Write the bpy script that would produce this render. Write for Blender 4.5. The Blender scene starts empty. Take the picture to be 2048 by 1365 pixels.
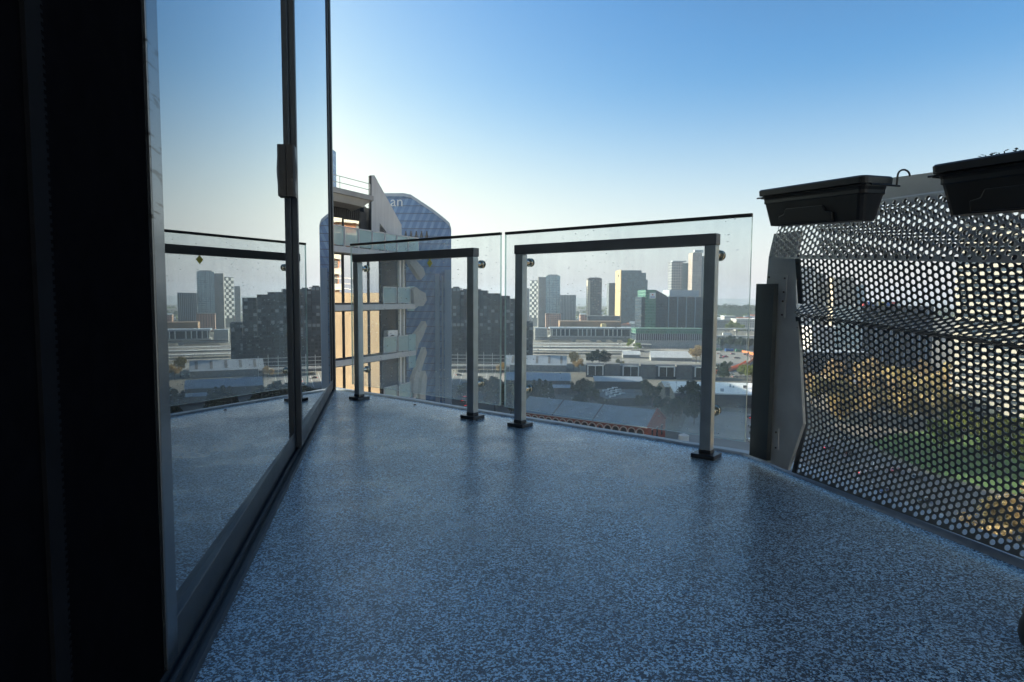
import bpy, math, random
from mathutils import Vector, Matrix
random.seed(7)
R_ = math.radians
S = bpy.context.scene
COL = S.collection

# ------------------------------------------------------------------ camera
F, PIT, ROLL, EYE = 1258.6, .0705, .0051, .63
cp_, sp_ = math.cos(PIT), math.sin(PIT)
cr_, sr_ = math.cos(ROLL), math.sin(ROLL)
FW = Vector((0, cp_, -sp_)); U0 = Vector((0, sp_, cp_)); R0 = Vector((1, 0, 0))
RT = R0*cr_ + U0*sr_; UP = U0*cr_ - R0*sr_
O = Vector((0, 0, EYE))
cam = bpy.data.cameras.new('camera'); co = bpy.data.objects.new('camera', cam); COL.objects.link(co)
cam.sensor_width = 36; cam.lens = 36*F/2048; cam.clip_start = .02; cam.clip_end = 60000
m = Matrix.Identity(4)
for i in range(3):
    m[i][0] = RT[i]; m[i][1] = UP[i]; m[i][2] = -FW[i]; m[i][3] = O[i]
co.matrix_world = m
S.camera = co

# ------------------------------------------------------------------ world, sun, exposure
SUN_HEAD, SUN_EL = -69, 22          # heading (degrees right of the view), elevation
W = bpy.data.worlds.new('World'); S.world = W; W.use_nodes = True
wn = W.node_tree.nodes; wl = W.node_tree.links
bg = wn['Background']
sky = wn.new('ShaderNodeTexSky'); sky.sky_type = 'NISHITA'; sky.sun_disc = False
sky.sun_elevation = R_(SUN_EL); sky.sun_rotation = R_(SUN_HEAD)
sky.altitude = 60; sky.air_density = 1.0; sky.dust_density = 1.7; sky.ozone_density = 4.0
gm = wn.new('ShaderNodeGamma'); gm.inputs[1].default_value = 1.5
wl.new(sky.outputs[0], gm.inputs[0])
# bright parts of the sky pale out, as in hazy air
bw = wn.new('ShaderNodeRGBToBW'); mr = wn.new('ShaderNodeMapRange'); mx = wn.new('ShaderNodeMix'); mx.data_type = 'RGBA'
mr.inputs[1].default_value = 2.3; mr.inputs[2].default_value = 6.6; mr.inputs[3].default_value = 0; mr.inputs[4].default_value = .85
wl.new(gm.outputs[0], bw.inputs[0]); wl.new(bw.outputs[0], mr.inputs[0]); wl.new(mr.outputs[0], mx.inputs[0])
wl.new(gm.outputs[0], mx.inputs[6]); wl.new(bw.outputs[0], mx.inputs[7]); 
tn = wn.new('ShaderNodeMix'); tn.data_type = 'RGBA'; tn.blend_type = 'MULTIPLY'; tn.inputs[0].default_value = 1; tn.inputs[7].default_value = (.98, 1.09, .875, 1)
# pale band of hazy air along the whole horizon
tc = wn.new('ShaderNodeTexCoord'); sz_ = wn.new('ShaderNodeSeparateXYZ'); hr_ = wn.new('ShaderNodeMapRange'); pw = wn.new('ShaderNodeMath'); hm = wn.new('ShaderNodeMix'); hm.data_type = 'RGBA'
wl.new(tc.outputs['Generated'], sz_.inputs[0]); wl.new(sz_.outputs[2], hr_.inputs[0]); pw.operation = 'POWER'; pw.inputs[1].default_value = 1.7
for i_, x_ in enumerate((0, .32, .90, 0)): hr_.inputs[i_+1].default_value = x_
wl.new(hr_.outputs[0], pw.inputs[0]); wl.new(pw.outputs[0], hm.inputs[0]); wl.new(mx.outputs[2], hm.inputs[6]); hm.inputs[7].default_value = (7.5, 6.3, 8.3, 1)
wl.new(hm.outputs[2], tn.inputs[6]); wl.new(tn.outputs[2], bg.inputs[0])
bg.inputs[1].default_value = 0.068
sl = bpy.data.lights.new('sun', 'SUN'); so = bpy.data.objects.new('sun', sl); COL.objects.link(so)
sl.energy = 4.2; sl.angle = R_(.53); sl.color = (1, .89, .74)
sd = Vector((math.sin(R_(SUN_HEAD))*math.cos(R_(SUN_EL)), math.cos(R_(SUN_HEAD))*math.cos(R_(SUN_EL)), math.sin(R_(SUN_EL))))
so.rotation_euler = sd.to_track_quat('Z', 'Y').to_euler()
S.view_settings.view_transform = 'Standard'; S.view_settings.look = 'None'
S.view_settings.exposure = 1.1; S.view_settings.gamma = 1.0; S.view_settings.use_curve_mapping = False
S.render.engine = 'CYCLES'
S.cycles.max_bounces = 10; S.cycles.transparent_max_bounces = 40
S.cycles.glossy_bounces = 5; S.cycles.diffuse_bounces = 3; S.cycles.transmission_bounces = 6
S.cycles.caustics_reflective = False

# ------------------------------------------------------------------ helpers
GZ = -60.0; HAZE = .00014
def ray(x, y): return FW + RT*((x-1024)/F) + UP*((682.5-y)/F)
def at(x, y, Y):
    d = ray(x, y); return O + d*(Y/d.y)
def gr(x, y, z=GZ):
    d = ray(x, y); return O + d*((z-EYE)/d.z)
def pl(x, y, p, n):
    d = ray(x, y); return O + d*((p-O).dot(n)/d.dot(n))

class MB:
    def __init__(s): s.v = []; s.f = []; s.m = []
    def poly(s, pts, mi=0):
        k = len(s.v); s.v += [tuple(p) for p in pts]; s.f.append(tuple(range(k, k+len(pts)))); s.m.append(mi)
    def hull(s, A, B, mi=0, mc=None):
        """prism between two matching outlines A and B"""
        k = len(s.v); n = len(A); s.v += [tuple(p) for p in A] + [tuple(p) for p in B]
        s.f.append(tuple(range(k+n-1, k-1, -1))); s.m.append(mi if mc is None else mc)
        s.f.append(tuple(range(k+n, k+2*n))); s.m.append(mi if mc is None else mc)
        for i in range(n):
            j = (i+1) % n
            s.f.append((k+i, k+j, k+n+j, k+n+i)); s.m.append(mi)
    def box(s, x0, x1, y0, y1, z0, z1, mi=0):
        A = [(x0, y0, z0), (x1, y0, z0), (x1, y1, z0), (x0, y1, z0)]
        s.hull(A, [(p[0], p[1], z1) for p in A], mi)
    def prism(s, pts, z0, z1, mi=0, mc=None):
        s.hull([(p[0], p[1], z0) for p in pts], [(p[0], p[1], z1) for p in pts], mi, mc)
    def slab(s, pts, vec, mi=0):
        s.hull([tuple(p) for p in pts], [tuple(Vector(p)+vec) for p in pts], mi)
    def tube(s, p, q, r, r2=None, n=8, mi=0):
        p = Vector(p); q = Vector(q); r2 = r if r2 is None else r2
        d = (q-p).normalized(); a = d.orthogonal().normalized(); b = d.cross(a)
        cs = [a*math.cos(t*2*math.pi/n) + b*math.sin(t*2*math.pi/n) for t in range(n)]
        s.hull([tuple(p+c*r) for c in cs], [tuple(q+c*r2) for c in cs], mi)
    def path(s, pts, r, n=6, mi=0):
        for a, b in zip(pts[:-1], pts[1:]): s.tube(a, b, r, r, n, mi)
    def build(s, name, mats, parent=None, smooth=False, bevel=0, kind=None):
        me = bpy.data.meshes.new(name); me.from_pydata(s.v, [], s.f)
        if not isinstance(mats, (list, tuple)): mats = [mats]
        for mt in mats: me.materials.append(mt)
        if len(mats) > 1: me.polygons.foreach_set('material_index', s.m)
        me.update()
        o = bpy.data.objects.new(name, me); COL.objects.link(o)
        if parent: o.parent = parent
        if smooth: me.polygons.foreach_set('use_smooth', [True]*len(me.polygons))
        if bevel:
            b = o.modifiers.new('bevel', 'BEVEL'); b.width = bevel; b.segments = 2; b.limit_method = 'ANGLE'
        if kind: o['kind'] = kind
        return o

def tag(o, label=None, cat=None, group=None, kind=None):
    if label: o['label'] = label
    if cat: o['category'] = cat
    if group: o['group'] = group
    if kind: o['kind'] = kind
    return o
def thing(name, label, cat, loc=(0, 0, 0), rotz=0, group=None):
    o = bpy.data.objects.new(name, None); COL.objects.link(o); o.empty_display_size = .2
    o.location = loc; o.rotation_euler = (0, 0, rotz)
    return tag(o, label, cat, group)
def dup(o, loc=None, rotz=None, label=None, scale=None, parent=None, mats=None):
    c = o.copy(); COL.objects.link(c)
    if parent is not None: c.parent = parent
    if loc is not None: c.location = loc
    if rotz is not None: c.rotation_euler = (0, 0, rotz)
    if scale is not None: c.scale = scale if isinstance(scale, tuple) else (scale,)*3
    if label: c['label'] = label
    for ch in list(o.children): dup(ch, parent=c)
    return c
def share(o, name, parent, loc=(0, 0, 0), rot=(0, 0, 0), scale=(1, 1, 1), mat=None):
    c = bpy.data.objects.new(name, o.data); COL.objects.link(c); c.parent = parent
    c.location = loc; c.rotation_euler = rot; c.scale = scale
    if mat:
        c.material_slots[0].link = 'OBJECT'; c.material_slots[0].material = mat
    return c

# ------------------------------------------------------------------ materials
class NT:
    def __init__(s, name):
        s.mat = bpy.data.materials.new(name); s.mat.use_nodes = True
        s.t = s.mat.node_tree; s.n = s.t.nodes; s.l = s.t.links
        s.b = s.n['Principled BSDF']; s.out = s.n['Material Output']
    def add(s, typ, **kw):
        n = s.n.new('ShaderNode'+typ)
        for k, v in kw.items():
            if k.startswith('i'):
                key = k[1:]; n.inputs[int(key) if key.isdigit() else key].default_value = v
            else: setattr(n, k, v)
        return n
    def math(s, op, a, b=None, c=None):
        n = s.n.new('ShaderNodeMath'); n.operation = op
        for i, x in enumerate((a, b, c)):
            if x is None: continue
            if isinstance(x, (int, float)): n.inputs[i].default_value = x
            else: s.l.new(x, n.inputs[i])
        return n.outputs[0]
    def mix(s, fac, a, b):
        n = s.n.new('ShaderNodeMix'); n.data_type = 'RGBA'
        for i, x in ((0, fac), (6, a), (7, b)):
            if isinstance(x, tuple): n.inputs[i].default_value = x if len(x) == 4 else x+(1,)
            elif isinstance(x, (int, float)): n.inputs[i].default_value = x
            else: s.l.new(x, n.inputs[i])
        return n.outputs[2]
    def coord(s, kind='Object'): return s.n.new('ShaderNodeTexCoord').outputs[kind]
    def noise(s, vec, scale, detail=4, rough=.55):
        n = s.add('TexNoise'); n.inputs['Scale'].default_value = scale; n.inputs['Detail'].default_value = detail
        n.inputs['Roughness'].default_value = rough
        s.l.new(vec, n.inputs['Vector']); return n.outputs[0]
    def ramp(s, fac, stops):
        n = s.n.new('ShaderNodeValToRGB'); e = n.color_ramp.elements
        while len(e) < len(stops): e.new(.5)
        for k, (p, c) in zip(e, stops):
            k.position = p; k.color = (c, c, c, 1) if isinstance(c, (int, float)) else tuple(c)+(1,)
        s.l.new(fac, n.inputs[0]); return n.outputs[0]
    def maprange(s, v, a, b, c, d):
        n = s.n.new('ShaderNodeMapRange'); s.l.new(v, n.inputs[0])
        for i, x in enumerate((a, b, c, d)): n.inputs[i+1].default_value = x
        return n.outputs[0]
    def set(s, **kw):
        names = dict(col='Base Color', rough='Roughness', metal='Metallic', spec='Specular IOR Level', coat='Coat Weight', crough='Coat Roughness', emit='Emission Strength', ecol='Emission Color')
        for k, v in kw.items():
            i = s.b.inputs[names[k]]
            if isinstance(v, tuple): i.default_value = v if len(v) == 4 else v+(1,)
            elif isinstance(v, (int, float)): i.default_value = v
            else: s.l.new(v, i)
        return s
    def bump(s, h, strength=.3, dist=.01):
        n = s.n.new('ShaderNodeBump'); n.inputs['Strength'].default_value = strength; n.inputs['Distance'].default_value = dist
        s.l.new(h, n.inputs['Height']); s.l.new(n.outputs[0], s.b.inputs['Normal'])

def sc(c, k): return tuple(min(1, x*k) for x in c[:3])
def plain(name, c, rough=.6, metal=0, var=.18, scale=3., bump=0, spec=.5, coat=0):
    t = NT(name); v = t.coord(); n = t.noise(v, scale, 5)
    t.set(col=t.mix(t.ramp(n, ((.3, 0), (.7, 1))), sc(c, 1-var), sc(c, 1+var)), metal=metal, spec=spec, coat=coat)
    t.set(rough=t.maprange(n, .3, .7, max(0, rough-.08), min(1, rough+.08)))
    if bump: t.bump(n, bump, .01)
    return t.mat
def facade(name, wall, glass, pu, pv, fu, fv, var=.5, grough=.12, wrough=.7, split=None, lit=0):
    """window grid in the building's own coordinates: pu x pv module, glazed share fu x fv"""
    t = NT(name); sx = t.add('SeparateXYZ'); t.l.new(t.coord('Object'), sx.inputs[0])
    sn = t.add('SeparateXYZ'); t.l.new(t.coord('Normal'), sn.inputs[0])
    side = t.math('GREATER_THAN', t.math('ABSOLUTE', sn.outputs[0]), .5)
    roof = t.math('LESS_THAN', t.math('ABSOLUTE', sn.outputs[2]), .5)
    n = t.add('Mix'); n.data_type = 'FLOAT'
    t.l.new(side, n.inputs[0]); t.l.new(sx.outputs[0], n.inputs[2]); t.l.new(sx.outputs[1], n.inputs[3])
    U = t.math('DIVIDE', n.outputs[0], pu); V = t.math('DIVIDE', sx.outputs[2], pv)
    mu = t.math('LESS_THAN', t.math('FRACT', U), fu); mv = t.math('LESS_THAN', t.math('FRACT', V), fv)
    mask = t.math('MULTIPLY', t.math('MULTIPLY', mu, mv), roof)
    cx = t.add('CombineXYZ'); t.l.new(t.math('FLOOR', U), cx.inputs[0]); t.l.new(t.math('FLOOR', V), cx.inputs[1]); t.l.new(side, cx.inputs[2])
    w = t.add('TexWhiteNoise'); w.noise_dimensions = '3D'; t.l.new(cx.outputs[0], w.inputs[0])
    g = t.mix(w.outputs[0], sc(glass, 1-var), sc(glass, 1+var))
    if split:
        g = t.mix(t.math('GREATER_THAN', w.outputs[0], 1-split[1]), g, split[0])
    nz = t.noise(t.coord('Object'), .08, 4)
    wc = t.mix(nz, sc(wall, .8), sc(wall, 1.2))
    t.set(col=t.mix(mask, wc, g), rough=t.maprange(mask, 0, 1, wrough, grough), spec=.5)
    return t.mat
def glass_mat(name, tint, ior, dust, dustc=(.75, .82, .85), drops=False, coated=False):
    t = NT(name); t.n.remove(t.b)
    tr = t.add('BsdfTransparent'); tr.inputs[0].default_value = tint+(1,)
    gl = t.add('BsdfGlossy'); gl.inputs['Roughness'].default_value = 0.0; gl.inputs[0].default_value = (.95, .98, 1, 1)
    lw = t.add('LayerWeight'); lw.inputs[0].default_value = .5; f0 = ((ior-1)/(ior+1))**2
    fr = t.math('ADD', t.math('MULTIPLY', t.math('POWER', lw.outputs['Facing'], 5), 1-f0), f0)
    if coated: fr = t.math('DIVIDE', t.math('MULTIPLY', fr, 4), t.math('ADD', t.math('MULTIPLY', fr, 3), 1))
    mx = t.add('MixShader'); t.l.new(fr, mx.inputs[0]); t.l.new(tr.outputs[0], mx.inputs[1]); t.l.new(gl.outputs[0], mx.inputs[2])
    last = mx.outputs[0]
    if dust:
        v = t.coord(); n1 = t.noise(v, 3.2, 6, .65)
        st = t.add('Mapping'); st.inputs['Scale'].default_value = (30, 30, 1.6); t.l.new(v, st.inputs[0])
        n2 = t.noise(st.outputs[0], 1.0, 4)
        f = t.math('MULTIPLY', t.maprange(n1, .3, .75, .45, 1.5), t.maprange(n2, .35, .65, .75, 1.25))
        f = t.math('MULTIPLY', f, dust)
        if drops:
            dm_ = t.add('Mapping'); dm_.inputs['Scale'].default_value = (38, 38, 80); t.l.new(v, dm_.inputs[0])
            vo = t.add('TexVoronoi'); vo.inputs['Scale'].default_value = 1; t.l.new(dm_.outputs[0], vo.inputs['Vector'])
            sz = t.add('SeparateXYZ'); t.l.new(v, sz.inputs[0]); low = t.maprange(sz.outputs[2], .09, .30, .10, 0)
            f = t.math('ADD', f, low)
            sep = t.add('SeparateColor'); t.l.new(vo.outputs['Color'], sep.inputs[0])
            small = t.math('LESS_THAN', vo.outputs['Distance'], t.math('MULTIPLY', sep.outputs[0], .26))
            keep = t.math('GREATER_THAN', sep.outputs[1], .55)
            patch = t.ramp(t.noise(v, 2.1, 3), ((.40, 0), (.62, 1)))
            f = t.math('ADD', f, t.math('MULTIPLY', t.math('MULTIPLY', t.math('MULTIPLY', small, keep), patch), .40))
        tl = t.add('BsdfTranslucent'); tl.inputs[0].default_value = dustc+(1,)
        df = t.add('BsdfDiffuse'); df.inputs[0].default_value = dustc+(1,)
        dm = t.add('MixShader'); dm.inputs[0].default_value = .35; t.l.new(tl.outputs[0], dm.inputs[1]); t.l.new(df.outputs[0], dm.inputs[2])
        m2 = t.add('MixShader'); t.l.new(f, m2.inputs[0]); t.l.new(last, m2.inputs[1]); t.l.new(dm.outputs[0], m2.inputs[2])
        last = m2.outputs[0]
    t.l.new(last, t.out.inputs[0])
    return t.mat

# balcony floor: flake coating under a clear wet-looking sheen
def floor_mat():
    t = NT('flake_floor'); v = t.coord()
    a = t.add('TexVoronoi'); a.inputs['Scale'].default_value = 265; t.l.new(v, a.inputs['Vector'])
    b = t.add('TexVoronoi'); b.inputs['Scale'].default_value = 440; t.l.new(v, b.inputs['Vector'])
    sa = t.add('SeparateColor'); t.l.new(a.outputs['Color'], sa.inputs[0])
    sb = t.add('SeparateColor'); t.l.new(b.outputs['Color'], sb.inputs[0])
    fl = t.math('ADD', t.math('MULTIPLY', sa.outputs[0], .65), t.math('MULTIPLY', sb.outputs[0], .35))
    big = t.noise(v, 2.3, 5)
    col = t.ramp(fl, ((.33, (.003, .006, .012)), (.47, (.024, .046, .076)), (.57, (.18, .31, .45)), (.72, (.55, .80, .98))))
    col = t.mix(t.maprange(big, .35, .65, 0, .30), col, (.035, .05, .07))
    t.set(col=col, spec=.8, coat=.22, crough=.24, rough=t.math('ADD', t.maprange(t.noise(v, 9, 4), .3, .7, .22, .34), t.maprange(t.noise(v, 1.7, 5, .65), .38, .62, -.04, .12)))
    t.bump(fl, .6, .0016)
    return t.mat
M = {}
M['floor'] = floor_mat()
M['kerb'] = plain('grey_edge_coating', (.28, .31, .34), .42, 0, .35, 9, .3)
M['alu'] = plain('dark_anodised_frame', (.035, .045, .055), .45, .1, .2, 6, spec=.35)
M['post'] = plain('brushed_grey_post', (.38, .46, .51), .42, .6, .12, 14)
M['rail'] = plain('powder_coated_rail', (.12, .14, .16), .45, .0, .15, 10)
M['plate_dark'] = plain('dark_base_plate', (.05, .06, .07), .38, .4, .2, 20)
M['steel'] = plain('stainless_standoff', (.55, .55, .50), .22, 1, .1, 20)
M['cap'] = plain('dark_cap_strip', (.035, .04, .045), .5, 0, .2, 20)
M['black'] = plain('black_fabric', (.004, .004, .005), 1, 0, .2, 30, spec=0)
M['black2'] = plain('black_zip', (.009, .0095, .011), .9, 0, .2, 30, spec=.02)
M['plastic'] = plain('black_plastic', (.006, .007, .009), .45, 0, .25, 12, .05)
M['planter'] = plain('charcoal_planter', (.016, .02, .026), .42, 0, .2, 9, .06)
M['soil'] = plain('potting_soil', (.03, .022, .015), .95, 0, .5, 40, .6)
M['sprig'] = plain('dark_sprig', (.05, .07, .03), .7, 0, .3, 40)
M['perf'] = plain('shaded_perforated_metal', (.16, .175, .18), .5, .3, .18, 5)  # same grey metal as the cap, its backlit shade put into a darker colour
M['perfcap'] = plain('grey_perforated_metal', (.70, .71, .70), .5, .2, .15, 5)
M['endplate'] = plain('weathered_aluminium', (.74, .74, .71), .5, .1, .16, 7, .08)
M['bolt'] = plain('rusty_bolt', (.10, .07, .05), .6, .5, .3, 60)
M['channel'] = plain('dark_steel_channel', (.10, .118, .122), .4, .2, .3, 5)
M['pot'] = plain('brown_glaze', (.05, .03, .02), .45, 0, .3, 12)
M['leaf'] = plain('dry_leaf', (.09, .05, .02), .8, 0, .3, 60)
M['pane'] = glass_mat('door_glass', (.20, .24, .26), 1.55, .010, coated=True)
M['bal'] = glass_mat('balustrade_glass', (.955, .984, .988), 1.5, .075, (.78, .92, .96), drops=True)
M['baledge'] = glass_mat('glass_edge', (.5, .75, .7), 1.5, .75, (.72, .85, .80))
M['room'] = plain('dim_room', (.03, .03, .03), .9, 0, .2, 1)
t = NT('yellow_sticker'); tl = t.add('BsdfTranslucent'); tl.inputs[0].default_value = (.80, .74, .20, 1); t.set(col=(.72, .68, .18))
mx_ = t.add('MixShader'); mx_.inputs[0].default_value = .6; t.l.new(t.b.outputs[0], mx_.inputs[1]); t.l.new(tl.outputs[0], mx_.inputs[2]); t.l.new(mx_.outputs[0], t.out.inputs[0]); M['sticker'] = t.mat
t = NT('scratched_stile'); v = t.coord(); mp = t.add('Mapping'); mp.inputs['Scale'].default_value = (9, 9, 70); t.l.new(v, mp.inputs[0])
sx = t.add('SeparateXYZ'); t.l.new(v, sx.inputs[0])
scr = t.ramp(t.noise(mp.outputs[0], 1.6, 3), ((.36, 0), (.42, 1)))
zm = t.math('MULTIPLY', t.math('GREATER_THAN', sx.outputs[2], .74), t.math('LESS_THAN', sx.outputs[2], 1.02))
scr = t.math('MAXIMUM', scr, t.math('SUBTRACT', 1, zm))
t.set(col=t.mix(scr, (.02, .02, .02), (.14, .16, .18)), metal=.85, rough=.24)
M['stile'] = t.mat
# city
M['conc'] = plain('concrete', (.34, .34, .33), .8, 0, .2, .6, .1)
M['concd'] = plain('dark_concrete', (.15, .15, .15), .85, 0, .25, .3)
M['slabband'] = plain('grey_slab_edge', (.42, .46, .50), .55, .1, .1, .8)
M['mirror'] = None
t = NT('mirror_window'); v = t.coord()
t.set(col=(.80, .80, .80), metal=1.0, rough=.015); t.bump(t.noise(v, .55, 3), .05, .05); M['mirror'] = t.mat
M['dark'] = plain('dark_cladding', (.035, .04, .045), .6, 0, .2, .8)
M['louvre'] = plain('dark_louvre', (.03, .032, .035), .5, .2, .2, 2)
M['white'] = plain('white_paint', (.75, .75, .73), .55, 0, .06, 2)
M['whiteroof'] = plain('white_roof_sheet', (.78, .77, .74), .45, 0, .08, .3)
M['greyroof'] = plain('grey_roof_sheet', (.33, .37, .41), .5, 0, .15, .15)
M['tan'] = facade('tan_wall', (.27, .19, .115), (.255, .18, .11), 2.4, 3.0, .97, .97, .10, .7, .8)
t = NT('teal_balcony_glass'); t.set(col=(.36, .56, .60), rough=.12); t.b.inputs['Alpha'].default_value = .55; M['teal'] = t.mat
M['brick'] = plain('red_brick', (.30, .085, .055), .85, 0, .25, 2.0, .1)
M['trim'] = plain('stone_trim', (.55, .50, .44), .8, 0, .12, 1)
M['void'] = plain('dark_window', (.015, .015, .018), .25, 0, .3, 1)
M['asphalt'] = plain('asphalt', (.14, .143, .15), .85, 0, .25, .05)
M['paving'] = plain('pale_paving', (.24, .23, .21), .85, 0, .2, .08)
M['band'] = plain('cream_band', (.42, .40, .33), .7, 0, .1, .2)
M['earth'] = plain('city_ground', (.15, .14, .115), .9, 0, .4, .012)
M['gravel'] = plain('rail_gravel', (.30, .27, .23), .9, 0, .35, .03)
M['lawn'] = plain('lawn_grass', (.075, .15, .035), .9, 0, .35, .06)
M['sea'] = plain('sea_water', (.06, .09, .11), .15, 0, .2, .001)
M['mark'] = plain('road_paint', (.75, .74, .70), .7, 0, .1, .5)
M['orange'] = plain('orange_barrier', (.62, .17, .05), .55, 0, .15, .5)
M['blue'] = plain('blue_container', (.03, .14, .42), .5, 0, .15, .5)
M['red'] = plain('red_panel', (.50, .05, .05), .5, 0, .1, .5)
M['yellow'] = plain('yellow_panel', (.70, .52, .06), .5, 0, .1, .5)
M['greenp'] = plain('green_panel', (.05, .20, .14), .4, 0, .15, .3)
M['tyre'] = plain('tyre', (.02, .02, .02), .8, 0, .1, 5)
M['carglass'] = plain('car_glass', (.015, .018, .02), .08, 0, .1, 5)
M['bark'] = plain('bark', (.09, .07, .05), .9, 0, .3, 2, .3)
M['pole'] = plain('grey_pole', (.42, .43, .43), .5, .3, .1, 1)
def carpaint(n, c): return plain('car_paint_'+n, c, .25, .1, .03, 1, 0, .5, .6)
CARS = [('white', carpaint('white', (.72, .72, .70))), ('silver', carpaint('silver', (.42, .43, .45))), ('black', carpaint('black', (.015, .016, .02))),
        ('blue', carpaint('blue', (.03, .06, .16))), ('red', carpaint('red', (.35, .02, .02))), ('grey', carpaint('grey', (.12, .125, .13)))]
def tail():
    t = NT('tail_light'); t.set(col=(.5, .01, .01), emit=3.0, ecol=(1, .03, .04)); return t.mat
M['tail'] = tail()
def leaf_mat(name, c, c2):
    t = NT(name); oi = t.add('ObjectInfo'); ge = t.add('NewGeometry')
    n = t.noise(t.coord(), .35, 3)
    f = t.math('ADD', t.math('MULTIPLY', n, .7), t.math('MULTIPLY', ge.outputs['Random Per Island'], .45))
    col = t.mix(f, c, c2)
    hs = t.add('HueSaturation'); t.l.new(col, hs.inputs['Color']); t.l.new(t.maprange(oi.outputs['Random'], 0, 1, .75, 1.25), hs.inputs['Value'])
    t.l.new(t.maprange(oi.outputs['Random'], 0, 1, .485, .515), hs.inputs['Hue'])
    t.set(col=hs.outputs[0], rough=.7, spec=.2)
    tl = t.add('BsdfTranslucent'); t.l.new(hs.outputs[0], tl.inputs[0])
    mx = t.add('MixShader'); mx.inputs[0].default_value = .38
    t.l.new(t.b.outputs[0], mx.inputs[1]); t.l.new(tl.outputs[0], mx.inputs[2]); t.l.new(mx.outputs[0], t.out.inputs[0])
    return t.mat
M['leaf_autumn'] = leaf_mat('autumn_foliage', (.24, .185, .08), (.62, .48, .24))
M['leaf_green'] = leaf_mat('green_foliage', (.055, .09, .02), (.25, .29, .06))
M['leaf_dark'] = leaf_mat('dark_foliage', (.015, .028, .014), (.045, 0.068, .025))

# ================================================================== THE SETTING
def sheet(name, pts, z, mat, kind='structure'):
    b = MB(); b.poly([(p[0], p[1], z) for p in pts])
    return b.build(name, mat, kind=kind)
def pxsheet(name, px, mat, dz, kind='structure'):
    return sheet(name, [gr(x, y) for x, y in px], GZ+dz, mat, kind)
sheet('ground', [(-9000, -9000), (9000, -9000), (9000, 4200), (-9000, 4200)], GZ, M['earth'])
sheet('sea', [(-40000, 4200), (40000, 4200), (40000, 40000), (-40000, 40000)], GZ-1, M['sea'])

# door line: D runs along the sill's outer edge at the far corner, V points back towards the camera, N points out to the balcony
DD = Vector((-1.1625, 4.1006, 0)); V = Vector((.2025, -.979, 0)).normalized(); N = Vector((.979, .2025, 0)).normalized()
ZV = Vector((0, 0, 1))
# rail line
AL = .6722
UR = Vector((math.cos(AL), -math.sin(AL), 0)); NR = Vector((math.sin(AL), math.cos(AL), 0))
PR = Vector((-.0378, 3.0747, 0))
# screen line
SD = Vector((.2588, -.9659, 0)).normalized(); SW = Vector((.9659, .2588, 0)).normalized()
S0 = Vector((.9737, 2.186, 0))

def offs(line, d):
    out = []
    for i, p in enumerate(line):
        a = line[max(0, i-1)]; c = line[min(len(line)-1, i+1)]; t_ = (c-a).normalized()
        dd = d[i] if isinstance(d, list) else d
        out.append(p + Vector((-t_.y, t_.x, 0))*dd)
    return out
# raised edge kerb along the rail and the screen: the measured line is its outer edge by the rail, its inner edge by the screen
kl = [gr(x, y, 0) for x, y in ((669, 776.5), (728, 785.5), (851, 803.5), (931, 817), (1053, 836), (1128, 847.5), (1238, 865.5), (1295, 873.5), (1399, 891), (1498, 909), (1545, 929), (1580, 949), (1741, 1017), (2003, 1122))]
kl.append(kl[-1] + (kl[-1]-kl[-2]).normalized()*1.8)
nk = len(kl); din = [-.045]*9+[-.04, -.02]+[0]*4; dmid = [-.035]*9+[-.03, -.004]+[.020]*4; dout = [0]*9+[.02, .06]+[.12]*4
inn = offs(kl, din); mid = offs(kl, dmid); out = offs(kl, dout)
fpts = [DD - V*.10 - N*.12] + [p - (p-q_)*.3 for p, q_ in zip(mid, inn)] + [DD + V*5.4 - N*.12]
b = MB(); b.prism(fpts, -.22, 0); b.build('balcony_floor', M['floor'], kind='structure')
kb = MB(); hz = [.008]*8 + [.009, .010, .012, .014, .014, .014, .014]
for i in range(nk-1):
    a, c = i, i+1
    q = lambda L, k, z: (L[k].x, L[k].y, z)
    kb.poly([q(inn, a, .0005), q(inn, c, .0005), q(mid, c, hz[c]), q(mid, a, hz[a])])
    kb.poly([q(mid, a, hz[a]), q(mid, c, hz[c]), q(out, c, hz[c]), q(out, a, hz[a])])
    kb.poly([q(out, a, hz[a]), q(out, c, hz[c]), q(out, c, -.3), q(out, a, -.3)])
kb.build('balcony_kerb', M['kerb'], kind='structure')
# the building body around the room
def wp(s, o, z=0): return DD + V*s - N*o + ZV*z     # s along the door, o inwards from the sill edge
bd = MB()
rm = [(-.10, .11), (5.4, .11), (5.4, 4.6), (-.10, 4.6)]
bd.prism([wp(s, o) for s, o in [(-.12, .11), (5.7, .11), (5.7, 16), (-.12, 16)]], -60, -.23)
bd.prism([wp(s, o) for s, o in [(-.12, .11), (5.7, .11), (5.7, 16), (-.12, 16)]], 2.80, 4.4)
bd.prism([wp(s, o) for s, o in [(-.12, 4.6), (5.7, 4.6), (5.7, 16), (-.12, 16)]], -.23, 2.80)
bd.prism([wp(s, o) for s, o in [(-.12, .11), (.0, .11), (.0, 4.6), (-.12, 4.6)]], -.23, 2.80)
bd.prism([wp(s, o) for s, o in [(5.4, .11), (5.7, .11), (5.7, 4.6), (5.4, 4.6)]], -.23, 2.80)
tw = bd.build('apartment_wall', M['dark'], kind='structure')
b = MB(); b.prism([wp(s, o) for s, o in [(0.001, .112), (5.399, .112), (5.399, 4.598), (0.001, 4.598)]], -.229, -.01); b.build('room_floor', M['room'], kind='structure')
# ================================================================== SLIDING DOOR
dr = thing('sliding_glass_door', 'dark framed sliding glass door mirroring the sky and the balustrade', 'door')
def wbox(b, s0, s1, o0, o1, z0, z1, mi=0):
    b.prism([wp(s0, o0), wp(s0, o1), wp(s1, o1), wp(s1, o0)], z0, z1, mi)
H2 = 2.70
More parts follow.
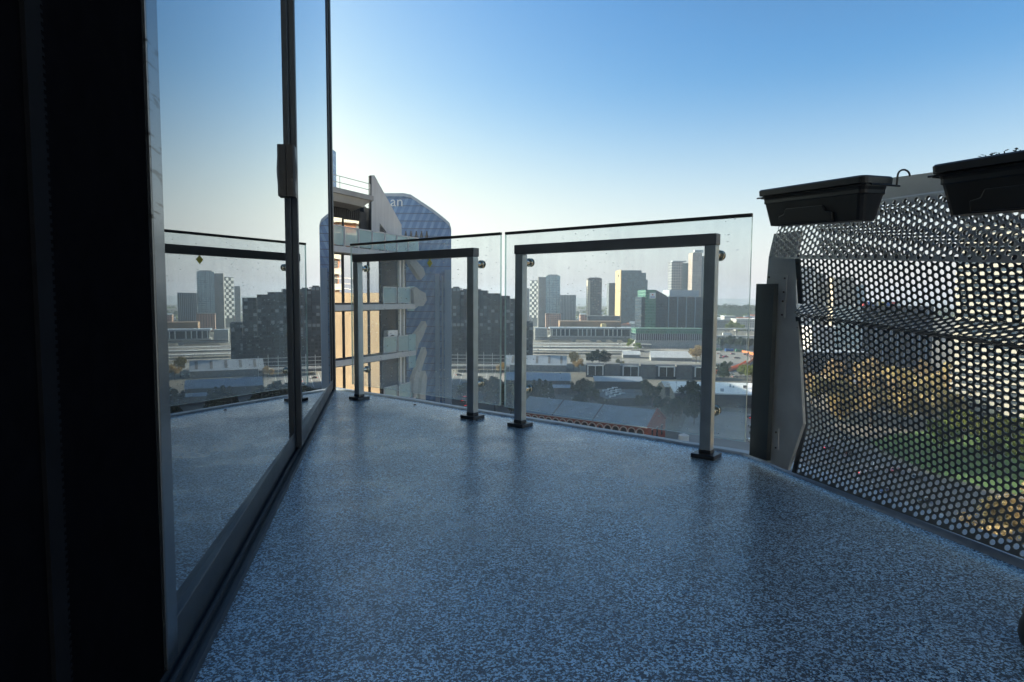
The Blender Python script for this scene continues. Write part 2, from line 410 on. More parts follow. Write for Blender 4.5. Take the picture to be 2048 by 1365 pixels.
# sill track with ridges
b = MB()
prof = [(-.002, 0), (-.002, .016), (.006, .016), (.006, .006), (.017, .006), (.017, .024), (.023, .024), (.023, .010), (.034, .010), (.034, .030), (.040, .030), (.040, .012), (.055, .012), (.055, .034), (.10, .034), (.10, 0)]
b.hull([tuple(wp(0, o, z)) for o, z in prof], [tuple(wp(5.0, o, z)) for o, z in prof])
b.build('sill_track', M['alu'], dr)
b = MB(); wbox(b, -.07, -.001, -.004, .10, 0, H2); b.build('door_jamb', M['alu'], dr, bevel=.003)
b = MB(); wbox(b, -.07, 5.0, -.004, .10, H2, H2+.075); b.build('head_frame', M['alu'], dr)
def leaf(s0, s1, o0, o1, zb, rail, stn, stf):
    b = MB()
    wbox(b, s0, s1, o0, o1, zb, zb+rail)
    wbox(b, s0, s1, o0, o1, H2-.07, H2-.004)
    wbox(b, s0, s0+stf, o0, o1, zb+rail, H2-.07)
    if stn: wbox(b, s1-stn, s1, o0, o1, zb+rail, H2-.07)
    return b.build('door_leaf', M['alu'], dr, bevel=.002)
# far leaf (outer track), near leaf (inner track)
la = leaf(.004, 1.66, .009, .031, .026, .058, .030, .05)
lb = leaf(1.66, 3.145, .032, .054, .032, .060, 0, .022)
b = MB(); sh = .0
b.prism([wp(.05, .0110), wp(.05, .0145), wp(1.635, .0295), wp(1.635, .0260)], .084, H2-.07); b.build('glass_pane', M['pane'], la)
b = MB()
b.prism([wp(1.675, .0335), wp(1.675, .0370), wp(3.150, .0525), wp(3.150, .0490)], .092, H2-.07); b.build('glass_pane', M['pane'], lb)
b = MB(); wbox(b, 3.147, 3.198, .030, .062, .032, H2-.004); tag(b.build('door_stile', M['stile'], lb, bevel=.002), 'scratched grey stile of the near door leaf')
# pull handle on the meeting stile
b = MB(); n = 16; zc, hh, s = 1.092, .094, 1.735
def hsec(t_):
    z = zc+t_*hh; bul = .0016*math.cos(t_*math.pi*1.35); e_ = .004*max(0, abs(t_)-.93)/.07
    pr_ = [(-.030, .0335), (-.030, .010), (-.026, .004+bul*.4), (-.014, .000-bul+e_), (.014, .000-bul+e_), (.026, .004+bul*.4), (.030, .010), (.030, .0335)]
    return [tuple(wp(s+ds, o, z)) for ds, o in pr_]
sec = [hsec(i/n*2-1) for i in range(n+1)]; k = 0
for q_ in sec: b.v += q_
for i in range(n):
    for j in range(8): j2 = (j+1) % 8; b.f.append((i*8+j, i*8+j2, (i+1)*8+j2, (i+1)*8+j)); b.m.append(0)
b.f.append(tuple(range(7, -1, -1))); b.f.append(tuple(n*8+j for j in range(8))); b.m += [0, 0]
b.build('door_handle', M['plastic'], lb)
# black zip blind closing the near end of the opening
zb = thing('zip_blind', 'black fabric zip blind hanging floor to ceiling at the left edge', 'blind')
b = MB(); wbox(b, 3.200, 5.2, .036, .046, .012, H2); b.build('blind_fabric', M['black'], zb)
b = MB()
sz0 = (pl(84, 100, wp(0, .031), N)-DD).dot(V)
wbox(b, sz0, sz0+.03, .031, .0355, .0, H2)
b.build('zip_tape', M['black2'], zb)
b = MB()
for i in range(300):
    z = .05+i*.0085; wbox(b, sz0-.005, sz0, .031, .0355, z, z+.004)
b.build('zip_teeth', M['black2'], zb, kind='stuff')

# ================================================================== GLASS BALUSTRADES
GO = .073      # glass plane outwards of the posts' front face
def rp(t_, n_=0, z=0): return PR + UR*t_ + NR*n_ + ZV*z
def rbox(b, t0, t1, n0, n1, z0, z1, mi=0): b.prism([rp(t0, n0), rp(t1, n0), rp(t1, n1), rp(t0, n1)], z0, z1, mi)
HR = .8758
def tz(x, y):
    q = pl(x, y, rp(0, GO), NR); return (q-PR).dot(UR), q.z
def balustrade(label, tA, tB, gl, gr_, ztop, zbot):
    th = thing('glass_balustrade', label, 'balustrade', group='glass balustrades along the balcony edge')
    for tt in (tA, tB):
        b = MB(); rbox(b, tt-.045, tt, 0, .038, .015, HR-.045); p = b.build('post', M['post'], th, bevel=.0025)
        b = MB(); rbox(b, tt-.0225-.047, tt-.0225+.047, .019-.043, .019+.043, 0, .017); b.build('base_plate', M['plate_dark'], p, bevel=.002)
        b = MB(); rbox(b, tt-.0465, tt+.0015, -.0015, .0395, .017, .032); b.build('base_collar', M['plate_dark'], p, bevel=.0015)
        for zz in (.795, .180):
            b = MB(); c = rp(tt-.012, 0, zz)
            b.tube(c+NR*.038, c+NR*(GO-.004), .013, n=20)
            b.tube(c+NR*(GO-.006), c+NR*(GO-.0005), .021, n=20)
            b.tube(c+NR*(GO+.0125), c+NR*(GO+.018), .021, .017, n=20)
            b.build('standoff', M['steel'], p, smooth=False)
    b = MB(); rbox(b, tA-.049, tB+.003, -.003, .041, HR-.044, HR); b.build('top_rail', M['rail'], th, bevel=.003)
    b = MB(); k = MB()
    x0, x1, n0, n1 = gl, gr_, GO, GO+.012
    P = lambda t_, n_, z: tuple(rp(t_, n_, z))
    b.poly([P(x0, n0, zbot), P(x1, n0, zbot), P(x1, n0, ztop), P(x0, n0, ztop)])
    b.poly([P(x0, n1, ztop), P(x1, n1, ztop), P(x1, n1, zbot), P(x0, n1, zbot)])
    for (a, c) in (((x0, zbot), (x0, ztop)), ((x1, ztop), (x1, zbot)), ((x1, zbot), (x0, zbot)), ((x0, ztop), (x1, ztop))):
        b.poly([P(a[0], n0, a[1]), P(c[0], n0, c[1]), P(c[0], n1, c[1]), P(a[0], n1, a[1])], 1)
    b.build('glass_panel', [M['bal'], M['baledge']], th)
    b = MB(); rbox(b, x0, x1, n0-.001, n1+.001, ztop+.0005, ztop+.0135); b.build('cap_strip', M['cap'], th)
    return th
g1, zt1 = tz(700.5, 488.5); g2, zt2 = tz(1000.7, 465.5); _, zb1 = tz(703.8, 768.5); _, zb2 = tz(997.5, 811.9)
g3, zt3 = tz(1010, 465.5); g4, zt4 = tz(1504, 427); _, zb3 = tz(1009.2, 815.5); _, zb4 = tz(1490.6, 883)
ba1 = balustrade('shorter glass balustrade panel nearest the sliding door', -1.1345, -.204, g1, g2, (zt1+zt2)/2-.012, (zb1+zb2)/2)
ba2 = balustrade('longer glass balustrade panel beside the perforated screen', .1088, 1.0416, g3, g4, (zt3+zt4)/2-.012, (zb3+zb4)/2)

# ================================================================== PERFORATED SCREEN
sc_ = thing('perforated_screen', 'tall folded perforated metal screen enclosing the right side of the balcony', 'screen')
def sp(s, w, z): return S0 + SD*s + SW*w + ZV*z
SL, SMAX = .84, 1.75
def swz(p): return (p-S0).dot(SD), (p-S0).dot(SW), p.z
def cl(wL, pL, wR, pR, dz=0, ds=0):
    """edge curve of a sheet through two sighted points, each at its own offset w from the screen line"""
    a = swz(pl(*pL, S0+SW*wL, SW)); c = swz(pl(*pR, S0+SW*wR, SW))
    return lambda s: sp(s+ds, wL+(wR-wL)*(s-a[0])/(c[0]-a[0]), dz+a[2]+(c[2]-a[2])*(s-a[0])/(c[0]-a[0]))
CPI, VPI, RH = .0179, .0201, .0075
def perf(b, curves, s0, s1, thick, sgn, marg=.0):
    """folded sheet following the edge curves, pierced by staggered columns of round holes"""
    ncol = int((s1-s0)/CPI); h = CPI/2
    for c in range(ncol):
        a = s0+c*CPI; mid = a+h
        P0 = [cv(a) for cv in curves]; P1 = [cv(a+CPI) for cv in curves]; PM = [cv(mid) for cv in curves]
        cum = [0.]
        for i in range(len(PM)-1): cum.append(cum[-1]+(PM[i+1]-PM[i]).length)
        L = cum[-1]
        def seg(t_):
            i = 0
            while i < len(cum)-2 and t_ > cum[i+1]: i += 1
            return i
        def Pt(ds, t_, cl=True):
            i = seg(t_); f = (t_-cum[i])/(cum[i+1]-cum[i]); g = ds/CPI+.5
            return (P0[i]*(1-g)+P1[i]*g)*(1-f) + (P0[i+1]*(1-g)+P1[i+1]*g)*f
        nfull = max(1, round((L-2*marg)/VPI)); vp = (L-2*marg)/nfull
        stag = (c % 2)*.5; nrow = nfull-1 if stag else nfull
        st = marg + stag*vp; en = st+nrow*vp
        if st > 1e-6: b.poly([Pt(-h, 0), Pt(h, 0), Pt(h, st), Pt(-h, st)])
        if en < L-1e-6: b.poly([Pt(-h, en), Pt(h, en), Pt(h, L), Pt(-h, L)])
        for r in range(nrow):
            tc = st+(r+.5)*vp; k = len(b.v); i = seg(tc)
            ax = (P1[i]-P0[i]).normalized(); ay = (PM[i+1]-PM[i]).normalized(); co_ = ax.dot(ay); si_ = math.sqrt(1-co_*co_)
            nn = ax.cross(ay).normalized()*sgn*thick
            sq = [(-h, -1), (-h/3, -1), (h/3, -1), (h, -1), (h, -1/3), (h, 1/3), (h, 1), (h/3, 1), (-h/3, 1), (-h, 1), (-h, 1/3), (-h, -1/3)]
            sq = [(x, y*vp/2) for x, y in sq]
            ci = [(RH*math.cos(math.atan2(y, x)), RH*math.sin(math.atan2(y, x))) for x, y in sq]
            b.v += [tuple(Pt(x, tc+y)) for x, y in sq]
            cc = [Pt(x-y/si_*co_, tc+y/si_) for x, y in ci]
            b.v += [tuple(p) for p in cc] + [tuple(p+nn) for p in cc]
            for i in range(12):
                j = (i+1) % 12
                b.f.append((k+i, k+j, k+12+j, k+12+i)); b.m.append(0)
                b.f.append((k+12+i, k+12+j, k+24+j, k+24+i)); b.m.append(0)
seamO = cl(.0, (1582, 516), .0, (2048, 524), .010)
ledT = cl(.02, (1590, 607), .035, (2048, 648))
tip = cl(-.012, (1576, 623), -.03, (2048, 691))
und = cl(.012, (1594, 634), .03, (2048, 701))
bul = cl(.060, (1613, 848), .060, (2048, 1000))
bas = cl(.020, (1582, 944), .020, (2048, 1118))
b = MB()
ST = .022
perf(b, [seamO, ledT, tip, und, bul, bas], ST, SMAX, .003, 1, .001)
b.build('folded_sheet', M['perf'], sc_)
# solid flange strip at the panel's end, with rivets
b = MB()
for (A, B) in ((seamO, ledT), (und, bul), (bul, bas)):
    for s0, s1, dz in ((0, ST, 0),):
        b.poly([A(0), A(ST), B(ST), B(0)])
b.build('end_flange', M['plate_dark'], sc_)
b = MB()
for (A, B, n) in ((seamO, ledT, 3), (und, bul, 5), (bul, bas, 3)):
    for i in range(n):
        p = A(.008).lerp(B(.008), (i+.5)/n); b.tube(p, p-SW*.003, .003, .002, 8)
b.build('rivets', M['bolt'], sc_, kind='stuff')
# cap: front and back perforated sheets, solid top band
sc0 = swz(pl(1537, 515, S0-SW*.015, SW))[0]; sc1 = swz(pl(1552, 450, S0-SW*.010, SW))
capB = cl(-.015, (1537, 515), -.015, (2048, 524), -.003); capT = cl(.020, (1790, 355), .020, (1865, 345)); capM = cl(.012, (1795, 397), .012, (1862, 388))
SHR = (sc1[0]-sc0)/(sc1[2]-capB(sc0).z)*(capM(sc0).z-capB(sc0).z)
bkB = cl(.105, (1560, 515), .105, (2048, 523)); bkT = cl(.075, (1790, 358), .075, (1865, 348))
b = MB(); perf(b, [capB, lambda q_: capM(q_+SHR)], sc0, SMAX, .003, 1, .002); b.build('cap_front_sheet', M['perfcap'], sc_)
b = MB(); b.poly([capM(sc0+SHR), capM(SMAX+SHR), capT(SMAX+SHR), capT(sc0+SHR*1.25)]); b.poly([capT(sc0+SHR*1.25), capT(SMAX+SHR), bkT(SMAX+SHR), bkT(sc0+SHR*1.25)]); b.build('cap_top_band', M['perfcap'], sc_)
b = MB(); perf(b, [bkB, bkT], .0, SMAX, .003, 1, .003); b.build('cap_back_sheet', M['perf'], sc_)
# flat panel that closes the screen's end, facing the balcony, with bracket plates
WP = .014
def onp(x, y, w=WP): return pl(x, y, S0+SW*w, SW)
def panel(name, px, w, th, mat, par, bev=0):
    A = [onp(x, y, w) for x, y in px]; b = MB(); b.hull([tuple(p) for p in A], [tuple(p+SW*th) for p in A]); return b.build(name, mat, par, bevel=bev)
panel('end_plate', [(1498, 911), (1512, 700), (1533, 567), (1537.5, 514), (1548, 468), (1600, 462), (1592, 514), (1592, 609), (1596, 631), (1604.5, 820), (1606, 848), (1575, 941), (1533, 924)], WP, .012, M['endplate'], sc_)
bp1 = panel('bracket_plate', [(1536, 549), (1574, 551), (1569, 636), (1538, 635)], WP-.003, .0028, M['endplate'], sc_)
bp2 = panel('bracket_plate', [(1530, 859), (1557, 858), (1556, 901), (1528, 903)], WP-.003, .0028, M['endplate'], sc_)
for px, py, par in ((1538.5, 555, bp1), (1570, 557, bp1), (1568, 584.5, bp1), (1566, 603, bp1), (1564.5, 630, bp1), (1552.5, 865, bp2), (1552, 896, bp2)):
    p = onp(px, py, WP-.0031); b = MB(); b.tube(p, p-SW*.003, .0036, .003, 10); b.build('screw', M['bolt'], par)
for px, py, par in ((1550.5, 578, bp1), (1535.5, 877, bp2)):
    p = onp(px, py, WP-.0031); b = MB(); b.tube(p, p-SW*.006, .0085, .0085, 6); b.tube(p-SW*.006, p-SW*.013, .005, .005, 12); b.build('bolt', M['steel'], par)
# steel channel post fixed to the end plate
cp = thing('steel_post', 'dark steel channel post bolted to the end plate of the screen', 'post')
panel('web', [(1512.3, 568), (1547, 568), (1531.6, 921.5), (1498.3, 910.5)], WP-.024, .004, M['channel'], cp, .001)
A = [onp(1547.3, 568, WP-.024), onp(1531.9, 921.6, WP-.024)]
b = MB(); b.hull([tuple(p_) for p_ in (A[0], A[0]+SD*.003, A[1]+SD*.003, A[1])], [tuple(p_+SW*.018) for p_ in (A[0], A[0]+SD*.003, A[1]+SD*.003, A[1])]); b.build('flange', M['channel'], cp)

# ================================================================== PLANTERS
def planter(label, s0, s1, wf, wb, zf0, slope, sprigs):
    """s0..s1 along the screen, front w and back w at the rim, rim height at s0, slope along s"""
    th = thing('window_box_planter', label, 'planter', group='planter boxes hung on the screen')
    H = .115
    def ring(ins, insb, z):
        def zz(s): return zf0 + slope*(s-s0) + z
        a, c_ = s0+ins, s1-ins; f, k = wf+insb, wb-insb; r = .016
        pts = []
        for (cs, cw, a0) in ((a+r, f+r, 180), (c_-r, f+r, 270), (c_-r, k-r, 0), (a+r, k-r, 90)):
            for j in range(4):
                an = R_(a0+j*30); 
                pts.append(sp(cs+r*math.cos(an), cw+r*math.sin(an), zz(cs+r*math.cos(an))))
        return pts
    def skin(b, lv, close=True):
        rs = [ring(*l) for l in lv]; n = len(rs[0]); k = len(b.v)
        for r_ in rs: b.v += [tuple(p) for p in r_]
        for i in range(len(rs)-1):
            for j in range(n):
                j2 = (j+1) % n; b.f.append((k+i*n+j, k+i*n+j2, k+(i+1)*n+j2, k+(i+1)*n+j)); b.m.append(0)
        if close: b.f.append(tuple(k+(len(rs)-1)*n+j for j in range(n))); b.m.append(0)
    b = MB(); skin(b, [(.010, .010, -.006), (.010, .010, -.0255), (.012, .012, -.034), (.012, .012, -.044), (.016, .014, -.046), (.030, .026, -H)]); b.build('tub', M['planter'], th, bevel=.001)
    b = MB(); skin(b, [(.012, .012, -.010), (.012, .012, 0), (.003, .003, .001), (0, 0, -.003), (.001, .001, -.019), (.009, .009, -.020)], False); b.build('rim', M['planter'], th)
    b = MB(); skin(b, [(.013, .013, -.0085), (.05, .05, -.0075)]); b.build('soil', M['soil'], th)
    # stepped relief panel on the front
    L = s1-s0
    def fr(s, z, out_): 
        k = (-z)/H
        return sp(s, wf+.012+.016*k-out_, zf0+slope*(s-s0)+z)
    st = [(.09, -.112), (.09, -.088), (.115, -.083), (.125, -.066), (L-.16, -.066), (L-.15, -.083), (L-.125, -.088), (L-.125, -.112)]
    b = MB(); b.hull([tuple(fr(s0+x, z, -.004)) for x, z in st], [tuple(fr(s0+x, z, .009)) for x, z in st]); b.build('front_relief', M['planter'], th, bevel=.002)
    # wire hanger hooking over the screen
    b = MB()
    for s in (s0-.006, s1+.006):
        z_ = zf0+slope*(s-s0)-.024
        pts = [sp(s, wf+.02+i*(wb-wf)/8, z_) for i in range(8)]; b.path(pts, .0025)
    for s in (s1+.012,):
        z_ = zf0+slope*(s-s0)
        pts = [sp(s, wb-.01, z_-.024)] + [sp(s, wb+.012-.020*math.cos(R_(a)), z_+.002+.016*math.sin(R_(a))) for a in range(0, 181, 20)]
        b.path(pts, .0025)
    z_ = zf0-.024; b.path([sp(s0-.006, wf+.006, z_), sp(s1+.006, wf+.006, z_+slope*(s1-s0))], .0025)
    b.build('wire_hanger', M['plastic'], th)
    for s, w, hgt in sprigs:
        b = MB(); base = sp(s, w, zf0+slope*(s-s0)-.008)
        for i in range(16):
            a = random.random()*6.28; l = hgt*(.4+.6*random.random())
            p = base+Vector((random.uniform(-.02, .02), random.uniform(-.02, .02), l)); d = Vector((math.cos(a), math.sin(a), .3))*.010; k = Vector((-d.y, d.x, 0))*.4
            b.poly([p, p+d*.5+k, p+d, p+d*.5-k]); b.tube(base, p, .0012, n=4)
        b.build('sprig', M['sprig'], th)
WF = -.19
a_ = swz(onp(1514, 382, WF)); c_ = swz(onp(1727, 350, WF)); sl_ = (c_[2]-a_[2])/(c_[0]-a_[0]); wb_ = (pl(1792, 366, S0+SD*c_[0], SD)-S0).dot(SW)
planter('charcoal planter box hung on the screen nearer the glass balustrade', a_[0], c_[0], WF, wb_, a_[2], sl_, [])
d_ = swz(onp(1858, 332, WF)); e_ = swz(onp(2040, 302, WF)); s2_ = d_[0]+(c_[0]-a_[0])
planter('charcoal planter box cut by the right edge with tiny sprigs on top', d_[0], s2_, WF, wb_, d_[2], (e_[2]-d_[2])/(e_[0]-d_[0]), [(d_[0]+.085, WF+.07, .022), (d_[0]+.125, WF+.07, .026)])

# brown pot and dry leaf on the floor
c = gr(2092, 1308, 0); b = MB()
pr_ = [(.0, .0), (.034, .0), (.046, .014), (.052, .035), (.050, .060), (.044, .078), (.047, .086), (.040, .086), (.036, .070), (0, .066)]
n = 24; k = 0
for r_, z in pr_: b.v += [(r_*math.cos(i*2*math.pi/n), r_*math.sin(i*2*math.pi/n), z) for i in range(n)]
for j in range(len(pr_)-1):
    for i in range(n):
        i2 = (i+1) % n; b.f.append((j*n+i, j*n+i2, (j+1)*n+i2, (j+1)*n+i)); b.m.append(0)
o = b.build('small_pot', M['pot'], smooth=True); o.location = c; o.scale = (.8, .8, .8); tag(o, 'small dark brown rounded pot cut off by the right edge of the photo', 'pot')
c = gr(829, 812, 0); b = MB(); b.poly([(-.012, 0, .003), (0, -.008, .007), (.014, 0, .003), (.002, .008, .010)])
o = b.build('dry_leaf', M['leaf'], parent=None); o.location = c; tag(o, 'tiny dry brown leaf lying by the kerb below the shorter glass panel', 'leaf')
#CITY
# ================================================================== NEIGHBOURING APARTMENT BLOCK (left)
AH = R_(25); ad = Vector((math.sin(AH), math.cos(AH), 0)); ain = Vector((-math.cos(AH), math.sin(AH), 0))
A0 = Vector((-9.13, 32, 0))
ap = thing('apartment_block', 'neighbouring apartment block with mirror windows, grey slab bands and jagged concrete fins', 'building', A0, R_(65))
XL, XW, XR = -7.0, 4.125, 7.24
lev = [5.9, 2.97, 0.02, -2.85, -5.75, -8.6]
b = MB(); b.box(XL, XW, .25, 18, -60-0, 2.85); b.box(XW, XR, .50, 18, -60, 2.85); b.box(XL, 3.8, 1.12, 17.9, 2.86, 5.15); b.box(XL, XR, 0, 1.9, -60, -8.7); b.build('wall', M['dark'], ap)
for i, z in enumerate(lev[1:]):
    b = MB(); b.box(XL, XR+.12, -.10 if i else -.55, 2.0, z-.16, z+.14); b.build('slab_band', M['slabband'], ap)
for i in range(1, 5):
    z1, z0 = lev[i]-.16, lev[i+1]+.14
    b = MB(); b.box(XL, XW, .06, .20, z0, z0+.10); b.box(XL, XW, .06, .20, z1-.06, z1)
    x = XW
    while x > XL: b.box(x-.03, x+.03, .04, .20, z0+.10, z1-.06); x -= 1.055
    b.build('window_frame', M['dark'], ap)
    x = XW
    while x > XL+1:
        p = MB(); d = random.uniform(-.004, .004)
        p.poly([(x-1.025, .11+d, z0+.10), (x-.03, .11-d, z0+.10), (x-.03, .11-d, z1-.06), (x-1.025, .11+d, z1-.06)])
        p.build('window_pane', M['mirror'], ap); x -= 1.055
    # balcony: back glazing, side wall and framed balustrade panels
    b = MB(); b.box(XW+.02, XW+.14, .1, .49, z0, z1); b.build('balcony_side_wall', M['dark'], ap)
    b = MB(); b.box(XR-.95, XR-.80, .30, .45, z0, z1); b.box(XR-.55, XR-.45, .30, .45, z0, z1); b.build('balcony_column', M['white'], ap)
    for k in range(2):
        xa = XW+.10+k*1.42; fb = MB(); xb = xa+1.30; h = 1.0
        for q in ((xa, xa+.05, z0, z0+h), (xb-.05, xb, z0, z0+h), (xa, xb, z0+h-.05, z0+h), (xa, xb, z0+.05, z0+.09)): fb.box(q[0], q[1], -.03, .03, q[2], q[3])
        fr = fb.build('balustrade_frame', M['slabband'], ap)
        g = MB(); g.box(xa+.05, xb-.05, -.008, .008, z0+.09, z0+h-.05); g.build('balustrade_glass', M['teal'], fr)
ac = None
for (x, z, w, h) in ((XW+.75, lev[3]+.14, .95, 1.32), (XW+.35, lev[2]+.14, .7, .62)):
    b = MB(); b.box(x, x+w, .12, .46, z+.1, z+h); o = b.build('air_conditioner', M['white'], ap, bevel=.02)
    b = MB(); b.tube((x+w*.4, .119, z+h*.55), (x+w*.4, .10, z+h*.55), min(w, h)*.36, n=18); b.build('fan_grille', M['louvre'], o)
for (x, y0, z0, z1) in ((XR-.55, -.05, lev[3]-.9, lev[3]+1.15), (XR-.15, .3, lev[2]-.3, lev[2]+1.2), (XR-.1, .1, lev[4]-1.4, lev[4]+.4)):
    b = MB(); b.box(x, x+.75, y0, y0+.02, z0, z1); b.build('glass_fin', M['teal'], ap)
# terrace glass along the top floor
for k in range(9):
    xa = -3.0+k*1.13; b = MB(); z0 = lev[1]+.14
    for q in ((xa, xa+.045, z0, z0+1.02), (xa+1.055, xa+1.10, z0, z0+1.02)): b.box(q[0], q[1], -.52, -.46, q[2], q[3])
    b.box(xa+.045, xa+1.055, -.53, -.50, z0+.96, z0+1.02)
    fr = b.build('terrace_frame', M['slabband'], ap)
    g = MB(); g.box(xa+.045, xa+1.055, -.50, -.485, z0+.06, z0+1.0); g.build('terrace_glass', M['teal'], fr)
# penthouse
xp = 3.36
b = MB(); b.box(XL, xp, .9, 1.1, 3.1, 3.3); b.box(XL, xp, .92, 1.0, 4.78, 5.35); x = XL
while x < xp: b.box(x, x+.07, .86, .92, 4.80, 5.35); x += .16
b.build('louvre_band', M['louvre'], ap)
for xa, xb in ((-2.3, -.9), (-.85, .52), (.57, 1.93), (2.0, xp)):
    p = MB(); p.poly([(xa, 1.10, 3.3), (xb, .91, 3.3), (xb, .91, 4.78), (xa, 1.10, 4.78)]); p.build('penthouse_window', M['mirror'], ap)
b = MB(); b.box(1.935, 1.995, .86, 1.05, 3.3, 4.78); b.box(.525, .565, .86, 1.05, 3.3, 4.78); b.box(xp+.01, xp+.5, .85, 1.3, 3.1, 5.30); b.box(xp+.51, 4.35, 1.0, 1.3, 3.1, 5.62); b.box(2.2, 4.5, 1.32, 1.6, 4.9, 5.75); b.box(xp+.9, xp+1.1, 1.2, 1.5, 3.1, 5.3); b.box(3.81, XR-.6, 1.6, 9, 3.1, 5.3); b.build('penthouse_column', M['dark'], ap)
b = MB(); b.hull([(XL, -.55, 5.72), (2.75, -.55, 5.72), (3.3, 1.0, 5.50), (3.3, 6, 5.5), (XL, 6, 5.72)], [(XL, -.55, 5.98), (2.75, -.55, 5.98), (3.3, 1.0, 5.76), (3.3, 6, 5.76), (XL, 6, 5.98)])
b.hull([(XL, -.30, 5.35), (2.2, -.30, 5.35), (2.7, 1.0, 5.2), (2.7, 6, 5.2), (XL, 6, 5.35)], [(XL, -.45, 5.715), (2.6, -.45, 5.715), (3.1, 1.0, 5.49), (3.1, 6, 5.49), (XL, 6, 5.715)])
b.build('roof_slab', M['conc'], ap)
b = MB()
for x in (-5.9, -4.1, -2.3, .28, 2.7): b.tube((x, -.35, 5.98), (x, -.35, 6.62), .022, n=6)
for z in (6.30, 6.62): b.tube((XL, -.35, z), (2.7, -.35, z), .018, n=6)
b.build('roof_railing', M['pole'], ap)
def lpt(x, y, Y):
    """pixel on a vertical plane at distance Y, in the apartment's local frame"""
    p = at(x, y, Y)-A0; return Vector((p.dot(ad), p.dot(ain), p.z))
def fin(name, px, Y, dep, mat, Y2=None):
    n = len(px)
    b = MB(); pts = [lpt(x, y, Y if Y2 is None else Y+(Y2-Y)*(x-px[0][0])/60.) for x, y in px]
    back = Vector((0, dep, 0)); b.hull([tuple(p) for p in pts], [tuple(p+back) for p in pts]); return b.build(name, mat, ap)
t = NT('ribbed_wall'); v = t.coord(); mp = t.add('Mapping'); mp.inputs['Scale'].default_value = (7, 7, .25); t.l.new(v, mp.inputs[0])
nn = t.noise(mp.outputs[0], 1.0, 4); n2 = t.noise(v, .6, 4)
t.set(col=t.mix(t.math('ADD', t.math('MULTIPLY', nn, .6), t.math('MULTIPLY', n2, .5)), (.36, .36, .36), (.78, .78, .76)), rough=.7); t.bump(nn, .5, .03)
M['ribbed'] = t.mat
t = NT('shard_concrete'); v = t.coord(); t.set(col=t.mix(t.noise(v, 2.2, 6, .7), (.30, .31, .32), (.62, .63, .63)), rough=.85); t.bump(t.noise(v, 5, 5), .7, .05); M['shard'] = t.mat
stp = [(742, 351)]+[(749+i*2.16, 351.5+i*4.0-(0 if j else 3)) for i in range(25) for j in (0, 1)]
fin('wing_wall', [(743, 351), (749, 351), (803, 450), (803.5, 505), (773.5, 505), (773.5, 465), (759.5, 446.5), (758, 505), (743, 505)], 36.0, .12, M['ribbed'], 38.0)
fin('wing_wall_edge', [(740, 352), (743, 351), (743, 505), (740, 505)], 35.9, .10, M['dark'])
f_ = lambda L: [(800+x/5.686, 560+y/5.686) for x, y in L]
for L, Y in (([(150, 120), (185, 85), (230, 120), (290, 150), (305, 235), (265, 300), (210, 300), (165, 335), (160, 250)], 38.6),
             ([(290, 470), (308, 520), (265, 640), (215, 730), (185, 850), (165, 870), (150, 680), (165, 640), (230, 560)], 38.8),
             ([(290, 765), (308, 830), (250, 1010), (215, 1130), (200, 1300), (165, 1420), (150, 1250), (155, 1130), (200, 1000), (270, 820)], 38.6),
             ([(290, 1035), (310, 1110), (290, 1330), (300, 1520), (235, 1510), (235, 1270), (255, 1120)], 39.0),
             ([(60, -330), (150, -260), (270, -130), (290, -60), (240, 0), (200, -60), (120, -180)], 39.2)):
    fin('concrete_fin', f_(L), Y, .30, M['shard'])

# tan building to the right, out of frame, seen mirrored in the neighbour's windows
tb = thing('tan_building', 'long tan rendered building mirrored in the windows of the neighbouring apartment block', 'building', (76, 26, GZ), R_(90))
b = MB(); b.box(0, 60, -16, 0, 0, 61.2); b.build('wall', M['tan'], tb)
b = MB()
for x in range(6, 60, 9): b.box(x, x+.25, -1.2, -.2, 61.2, 64)
for z in (62, 63, 64): b.box(4, 52, -.5, -.35, z-.06, z+.06)
b.build('roof_screen', M['trim'], tb)
for i in range(18):
    x = 2+i*3.2
    for z in (52.0, 47.0):
        pass
b = MB(); b.box(24, 40, -13, -3, 61.2, 63); b.build('plant_room', M['conc'], tb)
bt = thing('brick_tower', 'orange brick tower with cream bands mirrored in the penthouse windows of the apartment block', 'tower', (112, 30, GZ), R_(90))
b = MB(); b.box(0, 60, -14, 0, 0, 92); b.build('wall', plain('orange_brick', (.34, .15, .08), .85, 0, .2, .5), bt)
for z in range(62, 92, 4):
    b = MB(); b.box(-.5, 60.5, -.02, 1.4, z, z+1.6); b.build('balcony_band', M['band'], bt)
    b = MB()
    for x in range(2, 58, 5): b.box(x, x+2.4, .005, .06, z+1.8, z+3.6)
    b.build('window', M['void'], bt)

for nm, lab, bx, mt in (('shade_block', 'dark block added close behind the neighbouring apartment block to cast shade, almost hidden by it', (-112, -50, 214, 292, 86), 'dark'),
                        ('shade_block', 'grey block added behind the rounded glass office tower to cast shade, hidden by it', (-140, -62, 352, 468, 92), 'concd')):  # hidden blocks added to throw shade over the brick building and yards
    th = thing(nm, lab, 'building', (bx[0], bx[2], GZ)); w_, d_, h_ = bx[1]-bx[0], bx[3]-bx[2], bx[4]
    b = MB(); b.box(0, w_, 0, d_, 0, h_); b.build('wall', M[mt], th)
    b = MB(); b.box(-.3, w_+.3, -.3, d_+.3, h_+.01, h_+.8); b.build('roof', M['conc'], th)
pt = thing('fill_tower', 'pale rendered tower added unseen behind the balcony to bounce fill light', 'tower', (24, -40, GZ), R_(12))  # unseen tower added to bounce sunlight back onto the balcony
b = MB(); b.box(-74, 0, 0, 16, 0, 96); b.build('wall', plain('pale_render', (.48, .48, .47), .85, 0, .08, .2), pt)
